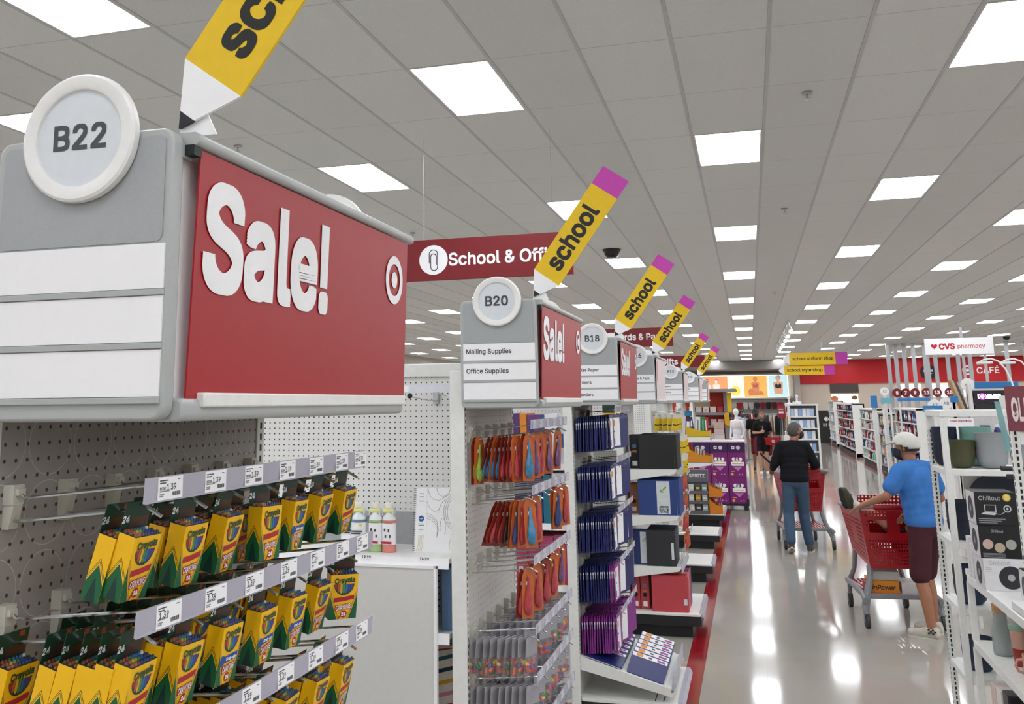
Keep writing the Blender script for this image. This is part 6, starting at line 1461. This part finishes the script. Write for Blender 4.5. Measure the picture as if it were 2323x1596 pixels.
run('aisle_shelving', LR[0], 3.55, 24.2, 27.6, 1.78, (.22, .55, .85, 1.15, 1.45), ('pack', 'box', 'pack'), ('a02034', '1c2348', 'e6e2e0', '7a1c2c', '3a62b0', '2a2a40', 'd9c8cc'), 13, rd)
run('aisle_shelving', LR[1], 3.5, 27.9, 30.6, 1.62, (.2, .5, .78, 1.05, 1.32), ('box', 'bottle'), ('e08a3a', '3f8f96', 'd9d4d0', '8a4a6a', 'c9a23a', '5a8ab0', 'e2dcd6'), 11, rd, frame=colm('8f8c8a'))
run('aisle_shelving', LR[2], 3.45, 31.0, 35.0, 1.72, (.2, .5, .8, 1.1, 1.4), ('bottle', 'bottle', 'box'), ('cfd4d2', '4a9a8a', 'b52a4a', '8fc4a8', '3a4a90', 'e9e6e0', 'a9bcc8', '6a1c30'), 13, rd)
run('aisle_shelving', LR[3], 3.45, 37.4, 44.0, 1.85, (.25, .6, .95, 1.3, 1.6), ('pack', 'pack', 'box'), ('8a1c30', '1c2450', 'c23a44', '3a2a40', 'd9c4c0', '2a3a70', '6a2030', '7a8a9a'), 15, rd, back='5a3a44')
run('aisle_shelving', LR[4], 3.45, 45.5, 48.5, 1.95, (.3, .7, 1.1, 1.5), ('box', 'bottle'), ('e9e6ea', 'c9b4c8', 'd9a4a8', 'a9b4d0', 'efe9e4'), 8, rd)
t = thing('fluted_cooler', 'black upright cooler with white round mark beyond the aisle', 'cooler', (3.05, 50.0, 0)); b = MB(); b.box(0, .75, 0, .6, 0, 1.5, BLACKP); b.build('cabinet', t, bevel=.01)
b = MB(); b.ring((.38, -.003, 1.1), .07, .1, AX, AZ, WHITEP, 20); b.disc((.38, -.003, 1.1), .05, AX, AZ, WHITEP, 14); b.build('round_mark', t, smooth=False)
for k in range(3): b = MB(); b.box(.22 + k * .12, .28 + k * .12, -.004, 0, .75, .9, colm('b9b4ac')); b.build('bottle_print', t, smooth=False)
# white display kiosk standing in the aisle behind the man in black
t = thing('display_kiosk', 'white display rack of blue and white packs behind the man in black', 'shelving', (.90, 26.0, 0))
for x in (0, .66): b = MB(); b.box(x, x + .05, 0, .4, 0, 1.88, WHITE); b.build('post', t, bevel=.003)
b = MB(); b.box(.05, .66, .36, .4, .1, 1.86, colm('cfd6de')); b.build('back', t); b = MB(); b.box(-.01, .72, -.02, .42, 1.86, 1.9, WHITE); b.build('top', t)
KZ = (.15, .45, .75, 1.05, 1.32, 1.6)
for z in KZ: b = MB(); b.box(.05, .66, -.02, .36, z - .03, z, WHITE); b.build('shelf', t)
for r, z in enumerate(KZ):
    for k in range(6):
        o = put('product_pack', product('box', ('b4c8e2', 'eef0f4', '8fb0dc', 'e6e9ee', 'd2deec')[(k + r) % 5]), None, (1.0 + k * .093, 26.1, z), scale=(.6, 1, 1)); tag(o, 'blue or white pack on the kiosk, %s from the left, %s shelf' % (ORD[k], ('lowest', 'second', 'third', 'fourth', 'fifth', 'top')[r]), 'pack', 'packs on the white kiosk')
t = thing('stand_sign', 'small dark red card sign on a stand left of the kiosk', 'sign', (.78, 27.2, 0)); b = MB(); b.box(-.01, .01, 0, .02, 0, 1.55, CHROME); b.box(-.15, .15, -.12, .14, 0, .02, CHROME); b.build('stand', t); b = MB(); b.box(-.10, .10, -.015, 0, 1.53, 1.86, colm('8f1c28')); o = b.build('card', t); b = MB()
for k in range(3): b.box(-.07, .05, -.017, -.015, 1.76 - k * .05, 1.78 - k * .05, WHITEP)
b.build('card_print', o, smooth=False)
# ------------------------------------------------------------------ clothing floor
MANQ = mat('mannequin_white', 'eeeeee', .35, var=.02)
def mannequin(x, y, rz, lab, dress=None, h=1.0, z0=0):
    t = thing('mannequin', lab, 'mannequin', (x, y, z0), rz, group='white mannequins'); b = MB()
    ell(b, (0, 0, 1.66), (.075, .09, .115), MANQ); chain(b, [((0, 0, 1.56), .045), ((0, 0, 1.46), .05)], MANQ); ell(b, (0, 0, 1.28), (.15, .1, .17), MANQ); ell(b, (0, 0, 1.08), (.12, .09, .14), MANQ); ell(b, (0, 0, .92), (.15, .11, .12), MANQ)
    for s in (-1, 1):
        chain(b, [((s * .16, 0, 1.38), .05), ((s * .22, -.03, 1.12), .038), ((s * .2, .06, .88), .028)], MANQ); chain(b, [((s * .09, 0, .88), .08), ((s * .1, 0, .48), .055), ((s * .1, 0, .07), .04)], MANQ)
    b.cyl((0, 0, 0), (0, 0, .02), .2, MANQ, n=24); o = remeshed('body', b, .014, t)
    if dress:
        b = MB(); m = mat('cloth_' + dress, dress, .85, var=.1); ell(b, (0, 0, 1.28), (.17, .12, .18), m); ell(b, (0, 0, 1.05), (.145, .11, .17), m); chain(b, [((0, 0, .9), .15), ((0, 0, .72), .19)], m); remeshed('garment', b, .014, o)
mannequin(-.42, 31.0, 2.6, 'white mannequin in pale dress right of the card fixture', 'e6e0e4'); mannequin(1.88, 52, PI, 'left one of two bare white mannequins beyond the kiosk', None, z0=.45); mannequin(2.3, 53, PI, 'right one of two bare white mannequins beyond the kiosk', None, z0=.5)
tag(MB().box(1.5, 2.6, 51.5, 53.5, 0, .45, WHITE).build('mannequin_plinth', bevel=.01), 'white plinth under the two bare mannequins', 'plinth')
def rack(x, y, L, cols, lab, rz=0):
    t = thing('clothes_rack', lab, 'clothes rack', (x, y, 0), rz)
    for s in (0, L): b = MB(); b.tube([(s, 0, 0), (s, 0, 1.42)], .018, CHROME, 6); b.box(s - .02, s + .02, -.25, .25, 0, .03, CHROME); b.build('upright', t)
    b = MB(); b.tube([(0, 0, 1.42), (L, 0, 1.42)], .015, CHROME, 6); b.build('rail', t)
    M0 = Matrix.Translation((x, y, 0)) @ Matrix.Rotation(rz, 4, 'Z')
    for k, c in enumerate(cols):
        b = MB(); b.prism([(0, -.05, 1.39), (0, -.2, 1.31), (0, -.24, .95), (0, -.2, .62), (0, .2, .62), (0, .24, .95), (0, .2, 1.31), (0, .05, 1.39)], (.05, 0, 0), mat('cloth_' + c, c, .9, var=.12, scale=8)); p = M0 @ Vector(((k + .3) * L / len(cols), 0, 0))
        o = b.build('garment', loc=p, rot=(0, 0, rz + random.uniform(-.15, .15))); tag(o, '%s garment on the %s' % (ORD[k], RK[lab]), 'garment', 'garments on the clothes racks')
RK = {'clothes rack of black and dark garments beyond the mannequin': 'dark rack beyond the mannequin', 'clothes rack of tan and brown garments beyond the purple boxes': 'tan rack beyond the purple boxes', 'clothes rack of white and grey garments near the back wall': 'pale rack near the back wall', 'clothes rack of dark garments behind the woman in black': 'rack behind the woman in black'}
LK = list(RK)
rack(-.75, 34.5, .7, ('1b1b20', '2a2a30', 'e2e0e0', '3a3a42', '1b1b20', 'c9c4c8'), LK[0], -.5); rack(-.45, 36.5, .8, ('b99a78', '8a5a40', 'c4a888', '6a4a3a', 'a88a6a', 'd9c4ac'), LK[1], -1.2)
rack(-.5, 46, 1.6, ('e6e4e4', '3a3a42', 'd4d2d6', '8a8a92', 'efecec', '2a2a32', 'c9c4c8'), LK[2]); rack(.35, 42, 1.2, ('1b1b20', '2a2a30', 'a88a6a', '1b1b20', '3a3a42', 'b99a78'), LK[3], -.3)
for k in range(3): tag(MB().box(-.95 + k * .02, -.55 + k * .02, 28.6, 29.1, 0 if k == 0 else .7 + (k - 1) * .06, .69 if k == 0 else .755 + (k - 1) * .06, colm(('7a7c80', 'e6e6e8', '22242a')[k])).build('folding_table' if k == 0 else 'folded_garment', bevel=.008), ('grey display table beyond the card fixture', 'folded white garment on the grey display table', 'folded black garment on the grey display table')[k], 'table' if k == 0 else 'garment')
# ------------------------------------------------------------------ signs over the right-hand aisles
SBL = mat('sign_blue', '2f7fc0', .4, var=.03); AQUA = mat('sign_aqua', '6fb8c8', .4, var=.03)
def a_sign(x, y, z, s, lab, r=.098):
    t = thing('aisle_disc_sign', lab, 'sign', (x, y, 0), group='white aisle discs over the right-hand shelves'); b = MB(); b.cyl((0, 0, z), (0, .02, z), r, RIMW, n=32); d_ = b.build('disc', t); b = MB(); b.box(-.03, .03, .02, .06, 0, z, WHITE); b.build('stand', t)
    txt(s, colm('8f9498'), d_, (0, -.001, z), FRONT, w=r * .9, bold=.02, res=2)
a_sign(3.18, 16.5, 2.20, 'A11', 'white disc A11 beside the tan boards'); a_sign(3.15, 18.2, 1.92, 'A8', 'lower right white disc over the white shelving frame'); a_sign(3.04, 18.6, 1.89, 'A7', 'white disc half hidden behind another disc'); a_sign(3.08, 25.3, 2.18, 'A2', 'small white disc over the aqua shelf sign')
def blue_sign(x0, x1, y, z0, z1, m, lab, text=None):
    t = thing('shelf_header', lab, 'sign', (x0, y, 0)); b = MB(); b.box(0, x1 - x0, 0, .06, z0, z1, m); o = b.build('board', t, bevel=.003); b = MB(); b.box(.02, .06, .06, .09, 0, z1, WHITE); b.box(x1 - x0 - .06, x1 - x0 - .02, .06, .09, 0, z1, WHITE); b.build('stand', t)
    if text: txt(text, WHITEP, o, ((x1 - x0) * .35, -.001, (z0 + z1) / 2), FRONT, w=(x1 - x0) * .45, bold=.02, res=2)
for n_, y, u0, u1 in (('x', 24.0, 0, 0),): pass
blue_sign(3.30, 3.98, 24.9, 1.95, 2.02, SBL, 'long low blue shelf header behind the pale cap'); blue_sign(2.95, 3.19, 25.0, 1.90, 2.03, AQUA, 'aqua shelf header left of the long blue one'); blue_sign(2.76, 2.9, 25.3, 1.80, 2.08, SBL, 'blue and white upright panel left of the aqua header')
blue_sign(2.15, 2.38, 14.0, 1.83, 1.91, SBL, 'blue header with white words above the shelving frame', 'Hair Accessories'); blue_sign(2.48, 2.57, 14.0, 1.95, 2.03, SBL, 'small blue header right of the tan boards'); blue_sign(2.80, 3.3, 14.1, 2.12, 2.205, SBL, 'bright blue header over the black cosmetics sign')
# cosmetics fixture with lit black header
t = thing('cosmetics_fixture', 'white cosmetics fixture with black header lettered in white and magenta', 'shelving', (2.70, 14.0, 0))
b = MB(); b.box(0, .6, .1, .14, 0, 2.12, WHITE); b.build('back_panel', t); b = MB(); b.box(0, .035, -.02, .14, 0, 2.16, WHITE); b.build('end_post', t)
b = MB(); b.box(.05, .42, -.03, .1, 1.94, 2.095, colm('241f26', .3)); hd = b.build('header', t); txt('RIMMEL', mat('lit_letter', 'ffffff', .4, var=0, emit=1.5), hd, (.235, -.032, 2.02), FRONT, w=.29, bold=.05, res=3)
b = MB(); b.ring((.145, -.034, 2.02), .025, .042, AX, AZ, mat('magenta_neon', 'e02ad0', .4, var=0, emit=1.5), 16); b.build('neon_ring', hd, smooth=False)
b = MB(); b.box(.05, .42, -.03, .1, 1.855, 1.92, colm('2a242e')); b.build('dark_band', t)
for z in (1.70, 1.5, 1.3): b = MB(); b.box(.03, .5, -.1, .1, z - .02, z, WHITE); b.build('shelf', t)
for r, z in enumerate((1.70, 1.5, 1.3)):
    for k in range(7): o = put('cosmetic_pack', product('bottle', ('2a242e', '5a8a6a', 'c9a8a0', 'd9d4d8')[(k + r) % 4]), None, (2.77 + k * .058, 13.96, z), scale=(.5, .5, .55)); tag(o, 'small cosmetic bottle on the black-headed fixture, %s from the left, %s shelf' % (ORD[k], ('top', 'middle', 'lower')[r]), 'bottle', 'cosmetics under the black header')
t = thing('leaning_boards', 'two leaning tan and brown wood boards above the shelving frame', 'board', (2.62, 14.25, 1.86))
for k, c in enumerate(('b9834a', 'c9bca8', '6a5444')): b = MB(); b.prism([(.0 + k * .035, k * .01, 0), (.035 + k * .035, k * .01, 0), (-.075 + k * .035, k * .01, .375), (-.11 + k * .035, k * .01, .375)], (0, .02, 0), colm(c, .6, scale=8)); b.build('board', t)
tag(MB().box(2.5, 2.75, 14.2, 14.4, 0, 1.858, WHITE).build('display_plinth', bevel=.004), 'white plinth carrying the leaning wood boards', 'plinth')
# white goods fixture just beyond the frame, with a red-headed card
t = thing('promo_card', 'white card with red heading standing behind the bowl stacks', 'sign', (1.73, 10.0, 0)); b = MB(); b.box(0, .215, 0, .01, 1.58, 1.82, WHITEP); o = b.build('card', t); txt('Finest Right Daily', colm('c84a58'), o, (.107, -.001, 1.795), FRONT, w=.18, bold=.02, res=2); b = MB(); b.box(.09, .12, .01, .03, 0, 1.7, WHITE); b.build('stand', t)
run2 = thing('goods_shelving', 'white shelving of pink and pale goods behind the near posts', 'shelving', (2.2, 11.0, 0)); b = MB(); b.box(0, 1.2, .35, .39, 0, 1.83, colm('d4d2d0')); b.build('back_panel', run2)
for r, z in enumerate((.3, .62, .94, 1.26, 1.55)):
    b = MB(); b.box(0, 1.2, 0, .36, z - .025, z, WHITE); b.build('shelf', run2)
    for k in range(11):
        kd = ('box', 'bottle')[(k + r) % 2]; o = put('product_box' if kd == 'box' else 'bottle', product(kd, PC[(k * 5 + r * 3) % 16]), None, (2.26 + k * .107, 11.12, z), rot=(0, 0, PI / 2), scale=(1, .62, .95)); tag(o, '%s on the %s shelf of the pale goods shelving, %s from the left' % (kd, ('lowest', 'second', 'third', 'fourth', 'top')[r], ORD[k]), kd, 'goods behind the near posts')
# white arched desk lamps standing over the near shelving
LMP = mat('lamp_white', 'efefec', .3, var=.02)
for i, (x, z, lab, s) in enumerate(((2.30, 2.16, 'white desk lamp with thin arched arm pointing left', -1), (2.52, 2.14, 'white desk lamp with arched arm rising out of the right frame', -1))):
    t = thing('desk_lamp', lab, 'lamp', (x, 10.0 + i * .15, 2.02)); b = MB(); b.cyl((0, 0, 0), (0, 0, .02), .06, LMP, n=24); b.build('base', t)
    b = MB(); pts = [(0, 0, .02), (-.01, 0, .12), (-.05, 0, .24), (-.10, 0, .31), (-.16, 0, .335), (-.22, 0, .325), (-.27, 0, .30)]; b.tube(pts, .008, LMP, 8); b.build('arm', t); b = MB(); b.tube([(-.28, 0, .295), (-.15, 0, .30)], .012, LMP, 8); b.build('lamp_head', t)
t = thing('lamp_display', 'white display stand with tan front under the desk lamps', 'display stand', (2.22, 10.0, 0)); b = MB(); b.box(0, .5, -.07, .25, 0, 2.02, WHITE); b.build('stand', t, bevel=.004); b = MB(); b.box(.07, .3, -.075, -.07, 1.9, 2.0, colm('b98a58')); b.build('tan_panel', t, smooth=False)
# ------------------------------------------------------------------ ceiling fittings
def sprinkler(x, y, lab):
    t = thing('sprinkler', lab, 'sprinkler', (x, y, ZC), group='ceiling sprinklers'); b = MB(); b.cyl((0, 0, 0), (0, 0, -.012), .04, TBAR, n=16); b.build('collar', t); b = MB(); b.cyl((0, 0, -.01), (0, 0, -.05), .008, CHROME, n=8); b.cyl((0, 0, -.05), (0, 0, -.054), .024, CHROME, n=12); b.build('head', t)
def camera_dome(x, y, lab): 
    t = thing('camera_dome', lab, 'camera', (x, y, ZC), group='black ceiling camera domes'); b = MB(); b.lathe([(.0, -.14), (.07, -.125), (.11, -.08), (.12, -.03)], mat('dome_black', '101012', .12, var=0), n=20); b.build('dome', t); b = MB(); b.lathe([(.125, -.035), (.14, -.0)], BLACKP, n=20); b.build('collar', t)
# track lights near the back
t = thing('track_light', 'ceiling track with bright spotlights over the middle of the aisle', 'track light', (1.25, 30.0, ZC)); b = MB(); b.box(-.02, .02, 0, 14, -.06, -.02, WHITE); b.build('track', t)
for k in range(6): y = .6 + k * 2.4; b = MB(); b.cyl((0, y, -.05), (0, y, -.2), .03, WHITE, n=10); b.cyl((0, y, -.2), (.05, y - .14, -.32), .07, WHITE, n=14); h_ = b.build('spot_head', t); b = MB(); b.cyl((.0505, y - .141, -.3205), (.052, y - .145, -.324), .06, mat('spot_lens', 'fffaf0', .4, var=0, emit=14), n=14); b.build('lens', h_)
sprinkler(0.57, 7.61, 'sprinkler over the right half of the aisle')
sprinkler(0.56, 12.38, 'sprinkler between light rows, far right of the aisle')
sprinkler(-4.30, 7.58, 'sprinkler right of the Sale panel of sign B22')
sprinkler(-4.30, 12.42, 'sprinkler left of the School and Office sign')
sprinkler(0.67, 22.15, 'sprinkler left of the third light over the aisle')
camera_dome(-1.90, 14.90, 'black camera dome above the light left of the aisle')
camera_dome(9.61, 42.01, 'black camera dome right of the pharmacy board')
